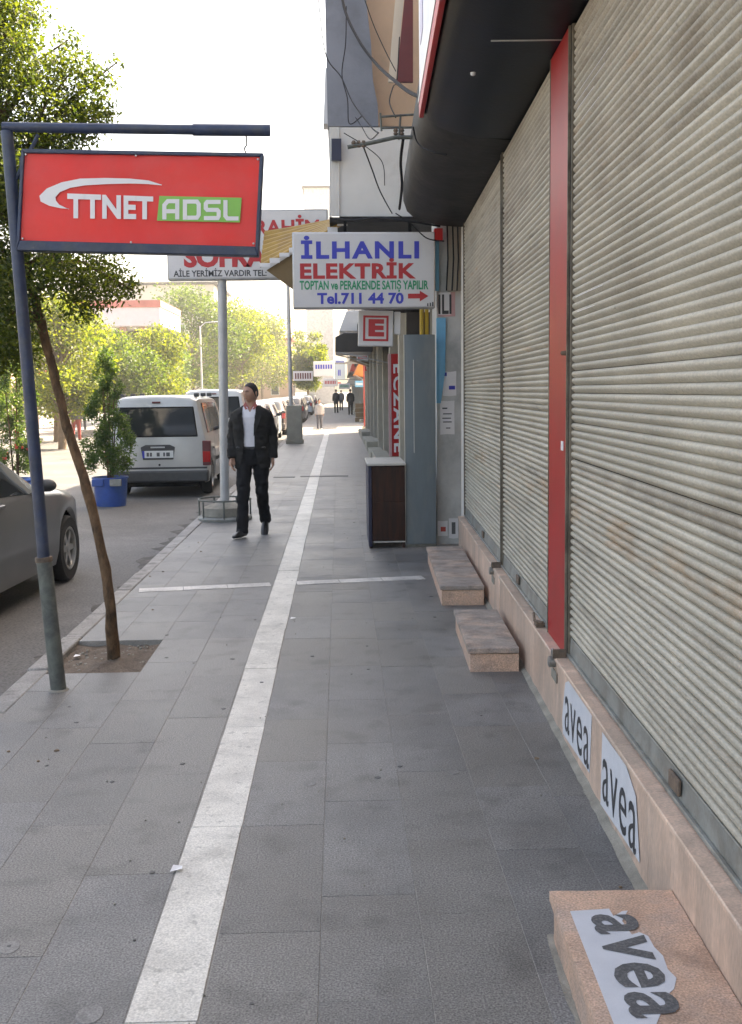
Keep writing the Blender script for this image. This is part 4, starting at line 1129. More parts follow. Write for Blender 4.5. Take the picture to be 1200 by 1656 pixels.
def make_wheel(parent, x, y, r, side, width=.19, spokes=6):
    """tyre and spoked rim; side +1 faces +x"""
    w = MB().lathe([(r * .66, -width / 2), (r * .93, -width / 2), (r * .99, -width * .36), (r, 0), (r * .99, width * .36), (r * .93, width / 2), (r * .66, width / 2), (r * .64, width * .3)], 28, fn=lambda a, b, c: (c * side, a, b), cap=False)
    tyre = w.build('wheel', M['tyre'], parent, smooth=True, loc=(x - side * width / 2, y, r))
    rim = MB(); f_ = lambda a, b, c: (c * side, a, b)
    rim.lathe([(r * .66, width * .46), (r * .62, width * .50), (r * .57, width * .46), (r * .55, width * .2), (r * .55, -width * .3)], 28, fn=f_, cap=False)
    rim.lathe([(r * .14, width * .30), (r * .13, width * .40), (r * .05, width * .42)], 12, fn=f_)
    for k_ in range(spokes):
        a0 = 2 * pi * k_ / spokes
        ca, sa = math.cos(a0), math.sin(a0)
        rim.add([(side * d_, ca * rr - sa * ww, sa * rr + ca * ww) for d_ in (width * .24, width * .38) for rr, ww in ((r * .10, -.035), (r * .585, -.022), (r * .585, .022), (r * .10, .035))],
                [(0, 1, 2, 3), (7, 6, 5, 4), (0, 4, 5, 1), (1, 5, 6, 2), (2, 6, 7, 3), (3, 7, 4, 0)])
    rim.build('rim', M['rim'], tyre, smooth=True, sharp=30)
    MB().lathe([(r * .63, -width * .1), (.01, -width * .1)], 20, fn=f_, cap=False).build('brake', M['black'], tyre)
    return tyre

def make_car(name, label, loc, rotz, paint, spec, group='cars parked along the kerb', cat='car'):
    L_, W_, H_ = spec['L'], spec['W'], spec['H']
    r = spec.get('r', .31)
    t = thing(name, label, cat, loc, rotz, group)
    ys_ = np.linspace(-L_ / 2, L_ / 2, 130)
    top_ = smooth_fn(spec['top'], ys_, spec.get('sig', 2))
    belt_ = smooth_fn(spec['belt'], ys_, 2)
    hw_ = smooth_fn(spec['hw'], ys_, 3) * W_ / 2
    wy = spec['wheels']
    sill = np.full_like(ys_, spec.get('sill', .20)); ar = r + .045
    for c_ in wy:
        d_ = ys_ - c_; inside = np.abs(d_) < ar
        sill = np.where(inside, np.maximum(sill, r + np.sqrt(np.maximum(ar ** 2 - d_ ** 2, 0)) * 1.0), sill)
    roofmax = top_.max()
    tum = spec.get('tumble', .17)
    def sec(i):
        tp_, bl_, h_, s_ = top_[i], belt_[i], hw_[i], sill[i]
        g_ = max(0.0, tp_ - bl_); fr = g_ / max(.01, roofmax - bl_)
        x3 = h_ * .985 - tum * fr - .05 * (1 - fr); z3 = tp_ - min(.07, g_ * .5)
        mid_ = s_ + .5 * (bl_ - s_)
        return [(h_ * .955, s_), (h_ * .995, s_ + .2 * (bl_ - s_)), (h_ * 1.0, mid_), (h_ * .985, bl_ - .03), (h_ * .965, bl_), (x3, z3), (x3 * .86, tp_ - min(.02, g_ * .15)), (x3 * .45, tp_), (0, tp_ + .006)]
    secs = [sec(i) for i in range(len(ys_))]
    rows = []
    for i, s_ in enumerate(secs):
        row = [(x, ys_[i], z) for x, z in s_] + [(-x, ys_[i], z) for x, z in reversed(s_[:-1])]
        rows.append(row)
    # rounded ends
    def shrink(row, k_, y_):
        cz = sum(p[2] for p in row) / len(row)
        return [(p[0] * k_, y_, cz + (p[2] - cz) * k_) for p in row]
    e_ = spec.get('round', .05)
    rows = [shrink(rows[0], .93, -L_ / 2 - e_), shrink(rows[0], .985, -L_ / 2 - e_ * .5)] + rows + [shrink(rows[-1], .985, L_ / 2 + e_ * .5), shrink(rows[-1], .9, L_ / 2 + e_)]
    mb = MB(); mb.rings(rows, cap=True, closed=False)
    body = mb.build('body', M[paint] if isinstance(paint, str) else paint, t, smooth=True, sharp=38)
    def S(y_, v):
        i = int(np.clip(np.searchsorted(ys_, y_), 1, len(ys_) - 1)); f_ = (y_ - ys_[i - 1]) / (ys_[i] - ys_[i - 1])
        j = min(int(v), 7); g_ = v - j
        def pt(ii):
            a, b = secs[ii][j], secs[ii][j + 1]
            return (a[0] + (b[0] - a[0]) * g_, a[1] + (b[1] - a[1]) * g_)
        p0_, p1_ = pt(i - 1), pt(i)
        return Vector((p0_[0] + (p1_[0] - p0_[0]) * f_, y_, p0_[1] + (p1_[1] - p0_[1]) * f_))
    def patch(nm, m, ya, yb, va, vb, side, off=.006, parent=t, nu=10, nv=4, both=False):
        mb = MB(); rows_ = []
        vsq = np.linspace(va, vb, nv + 1)
        for i in range(nu + 1):
            y_ = ya + (yb - ya) * i / nu
            row = []
            for v in vsq:
                p = S(y_, v); dx = S(y_, min(v + .05, 7.99)) - S(y_, max(v - .05, 0)); dy = S(min(y_ + .03, L_ / 2), v) - S(max(y_ - .03, -L_ / 2), v)
                nrm = dy.cross(dx); 
                if nrm.length > 1e-9: nrm.normalize()
                if nrm.x < 0 and v < 5: nrm = -nrm
                if v >= 5 and nrm.z < 0: nrm = -nrm
                p = p + nrm * off
                row.append((p.x * side, p.y, p.z))
            if both: row = row + [(-p[0], p[1], p[2]) for p in reversed(row[:-1])]
            rows_.append(row)
        mb.rings(rows_, cap=False, closed=False)
        return mb.build(nm, m, parent, smooth=True)
    for (ya, yb) in spec['sidewin']:
        for s_ in (-1, 1): patch('side_window', M['glass'], ya, yb, 4.10, 4.90, s_)
    if 'screen' in spec: patch('windscreen', M['glass'], spec['screen'][0], spec['screen'][1], 5.25, 8, 1, both=True, nv=5)
    if 'rear' in spec: patch('rear_window', M['glass'], spec['rear'][0], spec['rear'][1], 5.25, 8, 1, both=True, nv=5)
    for y_ in spec.get('seams', []):
        for s_ in (-1, 1): patch('door_seam', M['black'], y_, y_ + .012, .3, 4.0, s_, off=.002, nu=1, nv=8)
    for y_ in spec.get('handles', []):
        for s_ in (-1, 1):
            p = S(y_, 3.2); MB().box(p.x * s_ - .02, p.x * s_ + .02, y_ - .09, y_ + .09, p.z - .014, p.z + .014).build('door_handle', M[paint], t, bevel=.008)
    for s_ in (-1, 1):                                        # dark sill strip and mirror
        if spec.get('strip'): patch('rub_strip', M['bumper'], -L_ / 2 + .25, L_ / 2 - .3, 1.7, 1.95, s_, off=.012, nu=30, nv=1)
        my = spec.get('mirror', None)
        if my is not None:
            p = S(my, 4.0)
            mb = MB(); mb.ellipsoid((p.x * s_ + s_ * .13, my, p.z + .09), (.085, .055, .055)); mm = mb.build('mirror', M[spec.get('mirror_mat', paint)], t, smooth=True)
            MB().tube([(p.x * s_ - .02 * s_, my, p.z + .0), (p.x * s_ + .08 * s_, my, p.z + .06)], .02, 6).build('mirror_arm', M['bumper'], mm)
    MB().box(-W_ / 2 + .2, W_ / 2 - .2, -L_ / 2 + .1, L_ / 2 - .1, .17, .62).build('underbody', M['black'], t)
    for y_ in wy:
        for s_ in (-1, 1): make_wheel(t, s_ * (W_ / 2 - .02), y_, r, s_)
    return t, S

# silver car, near left
spec_s = dict(L=4.25, W=1.74, H=1.43, r=.315, wheels=(-1.27, 1.33), sill=.22,
    top=[(-2.13, .80), (-2.0, .98), (-1.85, 1.02), (-1.35, 1.33), (-.9, 1.43), (-.35, 1.42), (-.1, 1.36), (.72, .98), (1.2, .93), (1.7, .85), (2.0, .75), (2.13, .60)],
    belt=[(-2.13, .78), (-1.5, .93), (.5, .90), (1.2, .85), (1.8, .76), (2.13, .54)],
    hw=[(-2.13, .80), (-1.8, .95), (-1.2, 1.0), (1.2, 1.0), (1.7, .94), (2.0, .84), (2.13, .72)],
    sidewin=[(-1.55, -.72), (-.64, .48)], screen=(-.15, .72), rear=(-1.88, -1.3), seams=[-.70, .62, -1.35], handles=[-.45, -1.2], mirror=.36, mirror_mat='bumper', tumble=.20)
wc = on_floor(98, 938, ROADZ)
car_y = wc.y - 1.33
t, S = make_car('parked_car', 'silver car parked at the kerb, cut off by the left edge', (wc.x - .80, car_y, ROADZ), R(-3), 'silver_car', spec_s, None)
t['group'] = 'cars parked along the kerb'
for s_ in (-1, 1):
    p = S(1.95, 2.9); MB().ellipsoid((p.x * s_ * .84, 1.97, p.z + .0), (.11, .12, .05)).build('headlight', M['clear_lens'], t, smooth=True)
for s_ in (-1, 1):
    p = S(.9, 3.0); MB().box(p.x * s_ - .004, p.x * s_ + .006 * s_ + .001, 1.0, 1.06, .72, .74).build('indicator', M['clear_lens'], t)

# white van
def van(label, loc, rotz, L_, W_, H_, paint, plate=True, grp='cars parked along the kerb', rails=True):
    k_ = H_ / 1.70
    hl = L_ / 2
    sp = dict(L=L_, W=W_, H=H_, r=.30, wheels=(-hl + .72, hl - .85), sill=.24, sig=1.2, tumble=.14, round=.035,
        top=[(-hl, H_ * .985), (-hl + .15, H_), (0, H_), (hl - 1.75, H_ * .985), (hl - 1.5, H_ * .95), (hl - .92, 1.10 * k_), (hl - .5, 1.0 * k_), (hl - .1, .86 * k_), (hl, .7 * k_)],
        belt=[(-hl, 1.0 * k_), (hl - 1.2, 1.0 * k_), (hl - .4, .88 * k_), (hl, .62 * k_)],
        hw=[(-hl, .96), (-hl + .3, 1.0), (hl - .9, 1.0), (hl - .3, .92), (hl, .78)],
        sidewin=[(-hl + .28, -hl + 1.05), (-hl + 1.15, -.1 + .2), (.2, hl - 1.15)], screen=(hl - 1.48, hl - .92), seams=[-hl + 1.1, .14, hl - 1.1], handles=[-.1, .45], mirror=hl - 1.25, mirror_mat='bumper', strip=True)
    t, S = make_car('parked_van', label, loc, rotz, paint, sp, grp, 'van')
    yb = -hl - .035
    zb = 1.0 * k_
    wq = W_ / 2
    # rear window with dark seal, wiper, brake lamp
    seal = MB().prism([(-wq * .80, zb + .01), (wq * .80, zb + .01), (wq * .73, H_ - .19), (-wq * .73, H_ - .19)], yb - .012, yb + .03, lambda u, v, w_: (u, w_, v)).build('rear_window', M['black'], t, bevel=.012)
    MB().prism([(-wq * .77, zb + .035), (wq * .77, zb + .035), (wq * .70, H_ - .215), (-wq * .70, H_ - .215)], yb - .016, yb - .0125, lambda u, v, w_: (u, w_, v)).build('pane', M['glass'], seal)
    MB().box(-.07, .07, yb - .02, yb + .03, H_ - .13, H_ - .10).build('brake_lamp', M['maroon'], t, bevel=.004)
    MB().prism([(-wq * .24, zb - .12), (wq * .24, zb - .12), (wq * .34, zb - .16), (wq * .30, zb - .37), (-wq * .30, zb - .37), (-wq * .34, zb - .16)], yb - .012, yb + .02, lambda u, v, w_: (u, w_, v)).build('plate_recess', M['bumper'], t, bevel=.008)
    pp_ = MB().box(-.26, .26, yb - .018, yb - .0125, zb - .34, zb - .22).build('number_plate', M['plate'], t)
    MB().box(-.26, -.225, yb - .0195, yb - .0185, zb - .34, zb - .22).build('plate_band', M['t_blue'], pp_)
    MB().box(-.12, .12, yb - .02, yb - .0125, zb - .175, zb - .15).build('tailgate_handle', M['alu'], t, bevel=.004)
    for s_ in (-1, 1):
        tl = MB().box(s_ * wq * .97 - .075, s_ * wq * .97 + .02 * s_ + .04, yb - .010, yb + .13, zb - .48, zb - .06).build('tail_light', M['maroon'], t, bevel=.012)
        MB().box(s_ * wq * .97 - .070, s_ * wq * .97 + .02 * s_ + .035, yb - .016, yb - .0105, zb - .42, zb - .24).build('lens', M['red_lens'], tl, bevel=.002)
    MB().box(-wq + .01, wq - .01, yb - .075, yb + .16, .26, zb - .56).build('rear_bumper', M['bumper'], t, bevel=.03)
    MB().box(-wq + .03, wq - .03, yb - .004, yb + .01, zb - .53, zb - .50).build('tailgate_gap', M['bumper'], t)
    MB().lathe([(.018, 0), (.018, -.012)], 10, fn=lambda x, y, z: (x, z, y), c=(.02, yb, zb - .46)).build('lock', M['black'], t)
    if rails:
        for s_ in (-1, 1):
            for y_ in (-hl + .3, -hl + 1.3, -hl + 2.3):
                MB().box(s_ * (wq - .22) - .04, s_ * (wq - .22) + .04, y_, y_ + .14, H_ - .03, H_ + .035).build('roof_mount', M['bumper'], t, bevel=.01)
    return t
vb = on_floor(335, 800, ROADZ)
van('white van with black rear window and red tail light, parked beyond the shrub', (-3.10, 18.45 + 2.15, ROADZ), R(0.6), 4.3, 1.70, 1.72, 'van_silver')
_pl = [o for o in bpy.data.objects if o.name.startswith('number_plate')][0]
for (u0, u1) in ((-.19, -.15), (-.135, -.10), (-.02, .03), (.09, .12), (.14, .20)):
    MB().box(u0, u1, -2.15 - .035 - .0205, -2.15 - .035 - .0185, 1.012 - .315, 1.012 - .25).build('plate_mark', M['t_grey'], _pl)
van('second white van, partly hidden by the sign pole, ahead of the nearer one', (-3.30, 31.0, ROADZ), R(0.3), 4.6, 1.80, 1.84, 'white_car', rails=False)

hatch = dict(L=3.95, W=1.68, H=1.44, r=.30, wheels=(-1.2, 1.25), sill=.22,
    top=[(-1.98, .95), (-1.85, 1.08), (-1.45, 1.36), (-.7, 1.44), (.05, 1.42), (.3, 1.36), (1.0, 1.0), (1.5, .92), (1.85, .80), (1.98, .62)],
    belt=[(-1.98, .92), (-1.2, .95), (.8, .90), (1.4, .84), (1.98, .55)],
    hw=[(-1.98, .86), (-1.6, .97), (-1., 1.0), (1.1, 1.0), (1.6, .93), (1.98, .74)],
    sidewin=[(-1.3, -.4), (-.32, .75)], screen=(.28, 1.0), rear=(-1.88, -1.42), seams=[-.38, .85], handles=[-.12], mirror=.68, mirror_mat='bumper', tumble=.2)
for i, (x, y, paint, lab) in enumerate(((-3.0, 36.2, 'white_car', 'white hatchback parked behind the man beyond the vans'), (-3.05, 40.5, 'blue_car', 'pale blue hatchback parked just beyond the lamp pedestal'),
        (-2.95, 45.6, 'dark_car', 'dark hatchback parked beside the walking child'), (-3.0, 51.0, 'silver_car', 'silver hatchback far along the kerb, beyond the dark one'), (-3.05, 57.0, 'white_car', 'white hatchback far along the kerb, last of the row'))):
    t, S = make_car('parked_car', lab, (x, y, ROADZ), R(.4 * (i % 3 - 1)), paint, hatch)
    for s_ in (-1, 1): MB().box(s_ * .70 - .07, s_ * .70 + .07, -2.035, -1.9, .68, .92).build('tail_light', M['red_lens'], t, bevel=.02)
    MB().box(-.26, .26, -2.045, -2.03, .55, .66).build('number_plate', M['plate'], t)
    MB().box(-.76, .76, -2.06, -1.9, .26, .50).build('rear_bumper', M[paint], t, bevel=.03)

_far = [o for o in bpy.data.objects if o.name.startswith('parked_car') and o.parent is None and o.location.y > 30]
_lab = ['farther silver hatchback behind the walking child', 'farther white hatchback in the sun beyond the child', 'farther dark hatchback in the distant row', 'farther pale blue hatchback in the distant row',
        'very distant white hatchback near the far tree', 'very distant silver hatchback near the far tree', 'very distant dark hatchback at the end of the street', 'very distant pale blue hatchback at the end of the street']
_order = [3, 0, 2, 1, 4, 3, 2, 1]
for i in range(8):
    c_ = copy_tree(_far[_order[i]])
    c_.location = (-2.75 - .12 * (i % 3), 63.0 + 6.1 * i, ROADZ); c_['label'] = _lab[i]

# ================================================================== PEOPLE
def remesh(mb, name, voxel, smooth_it=3):
    """one continuous skin from overlapping volumes"""
    me = mb.mesh(name)
    ob = bpy.data.objects.new(name + '_tmp', me); COL.objects.link(ob)
    md = ob.modifiers.new('r', 'REMESH'); md.mode = 'VOXEL'; md.voxel_size = voxel
    if smooth_it:
        sm = ob.modifiers.new('s', 'SMOOTH'); sm.factor = .5; sm.iterations = smooth_it
    bpy.context.view_layer.update()
    out = bpy.data.meshes.new_from_object(ob.evaluated_get(bpy.context.evaluated_depsgraph_get()))
    bpy.data.objects.remove(ob); bpy.data.meshes.remove(me)
    out.name = name; out.shade_smooth()
    return out

def folds(me, amp, sx, sz, z0=None):
    n = len(me.vertices)
    co = np.empty(n * 3, dtype=np.float32); me.vertices.foreach_get('co', co); co = co.reshape(-1, 3)
    nr = np.empty(n * 3, dtype=np.float32); me.vertex_normals.foreach_get('vector', nr); nr = nr.reshape(-1, 3)
    d = np.zeros(n, dtype=np.float32)
    for i in range(n):
        if z0 is not None and co[i, 2] > z0: continue
        p = Vector((co[i, 0] * sx, co[i, 1] * sx, co[i, 2] * sz))
        d[i] = mnoise.noise(p) * amp + mnoise.noise(p * 2.3) * amp * .5
    co += nr * d[:, None]
    me.vertices.foreach_set('co', co.ravel()); me.update()
    return me

def stack(mb, levels, n=20, sq=2.3):
    """superellipse rings (z, cx, cy, rx, ry)"""
    rings = []
    for (z, cx_, cy_, rx, ry) in levels:
        rg_ = []
        for i in range(n):
            a = 2 * pi * i / n
            c_, s_ = math.cos(a), math.sin(a)
            rg_.append((cx_ + rx * math.copysign(abs(c_) ** (2 / sq), c_), cy_ + ry * math.copysign(abs(s_) ** (2 / sq), s_), z))
        rings.append(rg_)
    mb.rings(rings); return mb

def head_shape(p, d):
    x, y, z = p
    t_ = max(0, -d.z)
    x *= 1 - .34 * t_ ** 1.6
    if d.y < 0:                                             # face side (-Y)
        y *= 1 - .10 * t_
        y -= .020 * math.exp(-((d.x / .16) ** 2 + ((d.z + .12) / .20) ** 2))      # nose
        y -= .010 * math.exp(-((d.x / .45) ** 2 + ((d.z - .22) / .10) ** 2))      # brow
        y += .012 * math.exp(-(((abs(d.x) - .36) / .16) ** 2 + ((d.z - .06) / .10) ** 2))  # eye sockets
        y -= .010 * math.exp(-((d.x / .3) ** 2 + ((d.z + .62) / .16) ** 2))       # chin
    else:
        y *= 1.06
    return Vector((x, y, z))

def hand(mb, wrist, dirv, palm_n, side):
    """palm with five unequal, slightly curled fingers"""
    d = dirv.normalized(); nrm = palm_n.normalized(); acr = d.cross(nrm).normalized()
    mb.tube([wrist - d * .02, wrist + d * .03, wrist + d * .07, wrist + d * .092], [(.024, .017), (.034, .018), (.040, .018), (.036, .015)], 10)
    for k_, ln in enumerate((.066, .076, .071, .056)):
        o_ = wrist + d * .085 + acr * (-.030 + k_ * .020) * side
        p1 = o_ + d * ln * .42 + nrm * .006; p2 = p1 + d * ln * .33 + nrm * .014; p3 = p2 + d * ln * .22 + nrm * .018
        mb.tube([o_ - d * .012, p1, p2, p3], [.0092, .0088, .0080, .0066], 7)
    o_ = wrist + d * .028 - acr * .028 * side
    p1 = o_ - acr * .022 * side + d * .026 + nrm * .008; p2 = p1 + d * .030 + nrm * .010 - acr * .004 * side
    mb.tube([o_, p1, p2], [.012, .0105, .0082], 7)

def person(label, loc, rotz, H=1.72, pose=None, detail=True, jacket='suit', trouser='trouser', shirt='shirt', open_front=True, head_turn=0, group=None, fullhair=False):
    """a figure facing -Y; pose gives joint positions for a 1.72 m body"""
    k = H / 1.72
    J = dict(hipL=(-.09, 0, .90), kneeL=(-.10, -.10, .50), ankL=(-.105, -.17, .085), hipR=(.09, 0, .90), kneeR=(.105, -.03, .50), ankR=(.095, .25, .165),
             shL=(-.165, 0.005, 1.392), elL=(-.218, .03, 1.13), wrL=(-.218, -.05, .885), shR=(.165, 0.005, 1.392), elR=(.222, .05, 1.13), wrR=(.232, .0, .885),
             toeL=(-.30, -.9, 0), toeR=(.05, -1, -.62))
    if pose: J.update(pose)
    V = {a: Vector(b) for a, b in J.items()}
    t = thing('person', label, 'person', loc, rotz, group)
    t.scale = (k, k, k)
    vox = .0055 if detail else .016
    # body: head, neck, trunk, limbs and hands as one skin
    mb = MB()
    HC = Vector((0, -.012, 1.605))
    hr = Matrix.Rotation(head_turn, 3, 'Z')
    mb.ellipsoid(HC, (.074, .094, .112), 28, 22, fn=lambda p, d: hr @ head_shape(p, d))
    for s_ in (-1, 1):
        mb.ellipsoid(HC + hr @ Vector((s_ * .074, .012, -.005)), (.010, .020, .032), 10, 7)
    mb.tube([(0, .015, 1.42), (0, .008, 1.50), (0, .0, 1.56)], [(.066, .066), (.055, .058), (.052, .056)], 14)
    stack(mb, [(.84, 0, 0, .13, .09), (.93, 0, 0, .155, .10), (1.05, 0, 0, .145, .095), (1.2, 0, 0, .16, .105), (1.34, 0, 0, .17, .105), (1.42, 0, .005, .15, .085), (1.46, 0, .01, .07, .06)])
    for s_, sd in (('L', -1), ('R', 1)):
        mb.tube([V['sh' + s_], V['el' + s_], V['wr' + s_]], [.050, .039, .026], 10)
        mb.tube([V['hip' + s_], V['knee' + s_], V['ank' + s_]], [.075, .05, .036], 10)
        if detail: hand(mb, V['wr' + s_], V['wr' + s_] - V['el' + s_] + Vector((0, -.05, 0)), Vector((-sd, -.25, 0)), sd)
        else: mb.ellipsoid(V['wr' + s_] + Vector((0, 0, -.07)), (.022, .035, .075), 8, 6)
    body = link('body', remesh(mb, 'body', vox, 2 if detail else 1), M['skin'], t)
    # hair
    mb = MB()
    hz = .0045 if not fullhair else .012
    rings = []
    for a in range(10):
        th = (.03 + .97 * a / 9) * pi * .60
        rg_ = []
        for i in range(24):
            b = 2 * pi * i / 24
            fq = min(1, max(0, (math.sin(b) + .75) / .75)); fq = fq * fq * (3 - 2 * fq)
            lim = th * (.47 + .53 * fq)
            d = Vector((math.sin(lim) * math.cos(b), math.sin(lim) * math.sin(b), math.cos(lim)))
            p = head_shape(Vector((d.x * .074, d.y * .094, d.z * .112)), d) * (1 + hz / .085)
            rg_.append(HC + hr @ p)
        rings.append(rg_)
    mb.rings(rings); mb.build('hair', M['hair'], t, smooth=True)
    if detail:
        def on_head(dx, dz, off):
            d = Vector((dx, -math.sqrt(max(0, 1 - dx * dx - dz * dz)), dz))
            return HC + hr @ (head_shape(Vector((d.x * .074, d.y * .094, d.z * .112)), d) * (1 + off))
        for s_ in (-1, 1):
            MB().tube([on_head(s_ * x, z, .012) for x, z in ((.16, .20), (.34, .235), (.56, .19))], [.0035, .0045, .003], 6).build('eyebrow', M['hair'], t)
            MB().ellipsoid(on_head(s_ * .36, .07, -.02), (.013, .008, .0065), 10, 6).build('eye', M['eye'], t, smooth=True)
        MB().tube([on_head(x, z, .006) for x, z in ((-.26, -.50), (-.1, -.475), (0, -.485), (.1, -.475), (.26, -.50))], [.002, .0045, .0045, .0045, .002], 6).build('mouth', M['lip'], t, smooth=True)
    # trousers
    mb = MB()
    stack(mb, [(.80, 0, 0, .14, .10), (.86, 0, 0, .168, .115), (.93, 0, 0, .170, .118), (1.0, 0, 0, .160, .112), (1.02, 0, 0, .155, .108)])
    for s_ in ('L', 'R'):
        h_, kn, an = V['hip' + s_], V['knee' + s_], V['ank' + s_]
        dn = (an - kn).normalized()
        mb.tube([h_ + Vector((0, 0, .02)), h_.lerp(kn, .45), kn, kn.lerp(an, .5), an - dn * .005, an + dn * .035], [(.098, .098), (.088, .088), (.070, .073), (.064, .066), (.060, .064), (.062, .068)], 14)
    tm_ = remesh(mb, 'trousers', vox * 1.3, 3 if detail else 1)
    if detail: folds(tm_, .011, 9, 12)
    link('trousers', tm_, M[trouser], t)
    # shoes
    for s_ in ('L', 'R'):
        an = V['ank' + s_]; f_ = V['toe' + s_].normalized()
        if abs(f_.z) < .2: heel = Vector((an.x, an.y, .045)) - f_ * .06
        else: heel = an + Vector((0, .02, -.03))
        mb = MB()
        mb.tube([heel, heel + f_ * .07 + Vector((0, 0, .006)), heel + f_ * .15 - Vector((0, 0, .004)), heel + f_ * .22 - Vector((0, 0, .008)), heel + f_ * .275 - Vector((0, 0, .014))], [(.034, .034), (.040, .042), (.046, .036), (.043, .027), (.02, .014)], 12)
        mb.tube([heel + f_ * .03, an + Vector((0, 0, .05))], [.038, .036], 10)
        mb.build('shoe', M['shoe'], t, smooth=True, sharp=70)
    if shirt and detail:
        mb = MB()
        stack(mb, [(.985, 0, 0, .163, .117), (1.05, 0, 0, .160, .118), (1.2, 0, 0, .178, .124), (1.34, 0, 0, .185, .122), (1.42, 0, .005, .15, .098), (1.465, 0, .008, .074, .072), (1.485, 0, .006, .060, .064)], 24)
        mb.tube([(0, .02, 1.44), (0, .018, 1.505)], [(.068, .060), (.060, .056)], 16)
        me = remesh(mb, 'shirt', .006, 2)
        bm = bmesh.new(); bm.from_mesh(me)          # open neck
        bmesh.ops.delete(bm, geom=[f_ for f_ in bm.faces if f_.calc_center_median().z > 1.40 and f_.calc_center_median().y < 0 and abs(f_.calc_center_median().x) < (f_.calc_center_median().z - 1.385) * .48], context='FACES')
        bm.to_mesh(me); bm.free()
        link('shirt', me, M[shirt], t)
        for s_ in (-1, 1):                          # open collar
            MB().add([(s_ * .006, -.075, 1.435), (s_ * .055, -.045, 1.515), (s_ * .078, -.055, 1.47), (s_ * .05, -.10, 1.425)], [(0, 1, 2, 3)]).build('collar', M['collar_red'], t)
        MB().box(-.165, .165, -.122, -.02, .985, 1.018).build('belt', M['shoe'], t, bevel=.02)
    # jacket (or coat)
    mb = MB()
    hem = .765 if open_front else .86
    stack(mb, [(hem, 0, .005, .198, .142), (hem + .08, 0, .004, .200, .142), (1.0, 0, .0, .192, .136), (1.10, 0, 0, .190, .133), (1.22, 0, 0, .204, .140), (1.34, 0, 0, .212, .136), (1.405, 0, .005, .200, .108), (1.45, 0, .012, .115, .080), (1.475, 0, .016, .080, .070)], 26)
    for s_ in ('L', 'R'):
        a, b, c_ = V['sh' + s_], V['el' + s_], V['wr' + s_]
        dn = (c_ - b).normalized()
        mb.tube([a + Vector((0, 0, -.012)), a.lerp(b, .35), b, b.lerp(c_, .5), c_ - dn * .0], [(.058, .060), (.064, .068), (.056, .060), (.050, .054), (.046, .050)], 14)
    me = remesh(mb, 'jacket', vox * 1.35, 8 if detail else 1)
    if detail: folds(me, .010, 8, 13, 1.36)
    if open_front:
        bm = bmesh.new(); bm.from_mesh(me)
        dead = []
        for f_ in bm.faces:
            c_ = f_.calc_center_median()
            if c_.y < -.02 and abs(c_.x) < .16:
                z = c_.z
                w_ = np.interp(z, [.78, .86, .98, 1.12, 1.30, 1.42, 1.50], [.115, .085, .062, .060, .066, .075, .075])
                xo = c_.x + .012
                if abs(xo) < w_: dead.append(f_)
            if c_.z < hem + .006 or c_.z > 1.463: dead.append(f_)
        bmesh.ops.delete(bm, geom=list(set(dead)), context='FACES')
        bm.to_mesh(me); bm.free()
    jk = link('jacket', me, M[jacket], t)
    if open_front:
        md = jk.modifiers.new('s', 'SOLIDIFY'); md.thickness = .006; md.offset = 1
        for s_ in (-1, 1):                          # lapels
            pts_ = [(s_ * .052 - .012, -.128, 1.13), (s_ * .060 - .012, -.138, 1.26), (s_ * .088 - .01, -.120, 1.40), (s_ * .112, -.098, 1.418), (s_ * .135, -.132, 1.36), (s_ * .105, -.148, 1.26)]
            pts_ = [(x, y - .006, z) for x, y, z in pts_]
            mb = MB(); mb.add(pts_, [(0, 1, 5), (1, 4, 5), (1, 2, 4), (2, 3, 4)])
            lo = mb.build('lapel', M[jacket], t); md = lo.modifiers.new('s', 'SOLIDIFY'); md.thickness = .008
    return t

mp = on_floor(400, 868, 0)
person('man in a dark suit and open-necked white shirt walking towards the camera', (mp.x + .07, mp.y + .10, 0.0), R(-4), 1.70, head_turn=R(-32))
# walkers farther on
def walker(label, px, py, H, jk, tr, seed, zf=0.0, back=True, fullhair=False):
    p = on_floor(px, py, zf)
    return person(label, p, pi if back else 0, H, dict(kneeL=(-.09, -.10, .50), ankL=(-.09, -.16, .09), kneeR=(.09, .06, .49), ankR=(.09, .22, .12)), False, jk, tr, None, False, 0, 'people far along the pavement', fullhair)
walker('small child in pale clothes walking on the sunlit pavement', 517, 695, 1.26, 'cloth_pale', 'cloth_grey', 1, back=False)
walker('person in black walking far off, rightmost by the red shop column', 567, 671, 1.72, 'trouser', 'trouser', 2)
walker('person in dark clothes far off, leftmost of the distant three', 544, 668, 1.72, 'suit', 'trouser', 3)
walker('person in grey far off, middle of the distant three', 552, 664, 1.68, 'cloth_grey', 'suit', 4)
walker('person in a grey top walking across the road, seen past the tree trunk', 124, 713, 1.62, 'cloth_grey', 'cloth_red', 5, ROADZ)
walker('person in red across the road behind the shrub foliage', 134, 700, 1.6, 'cloth_red', 'cloth_grey', 6, ROADZ)

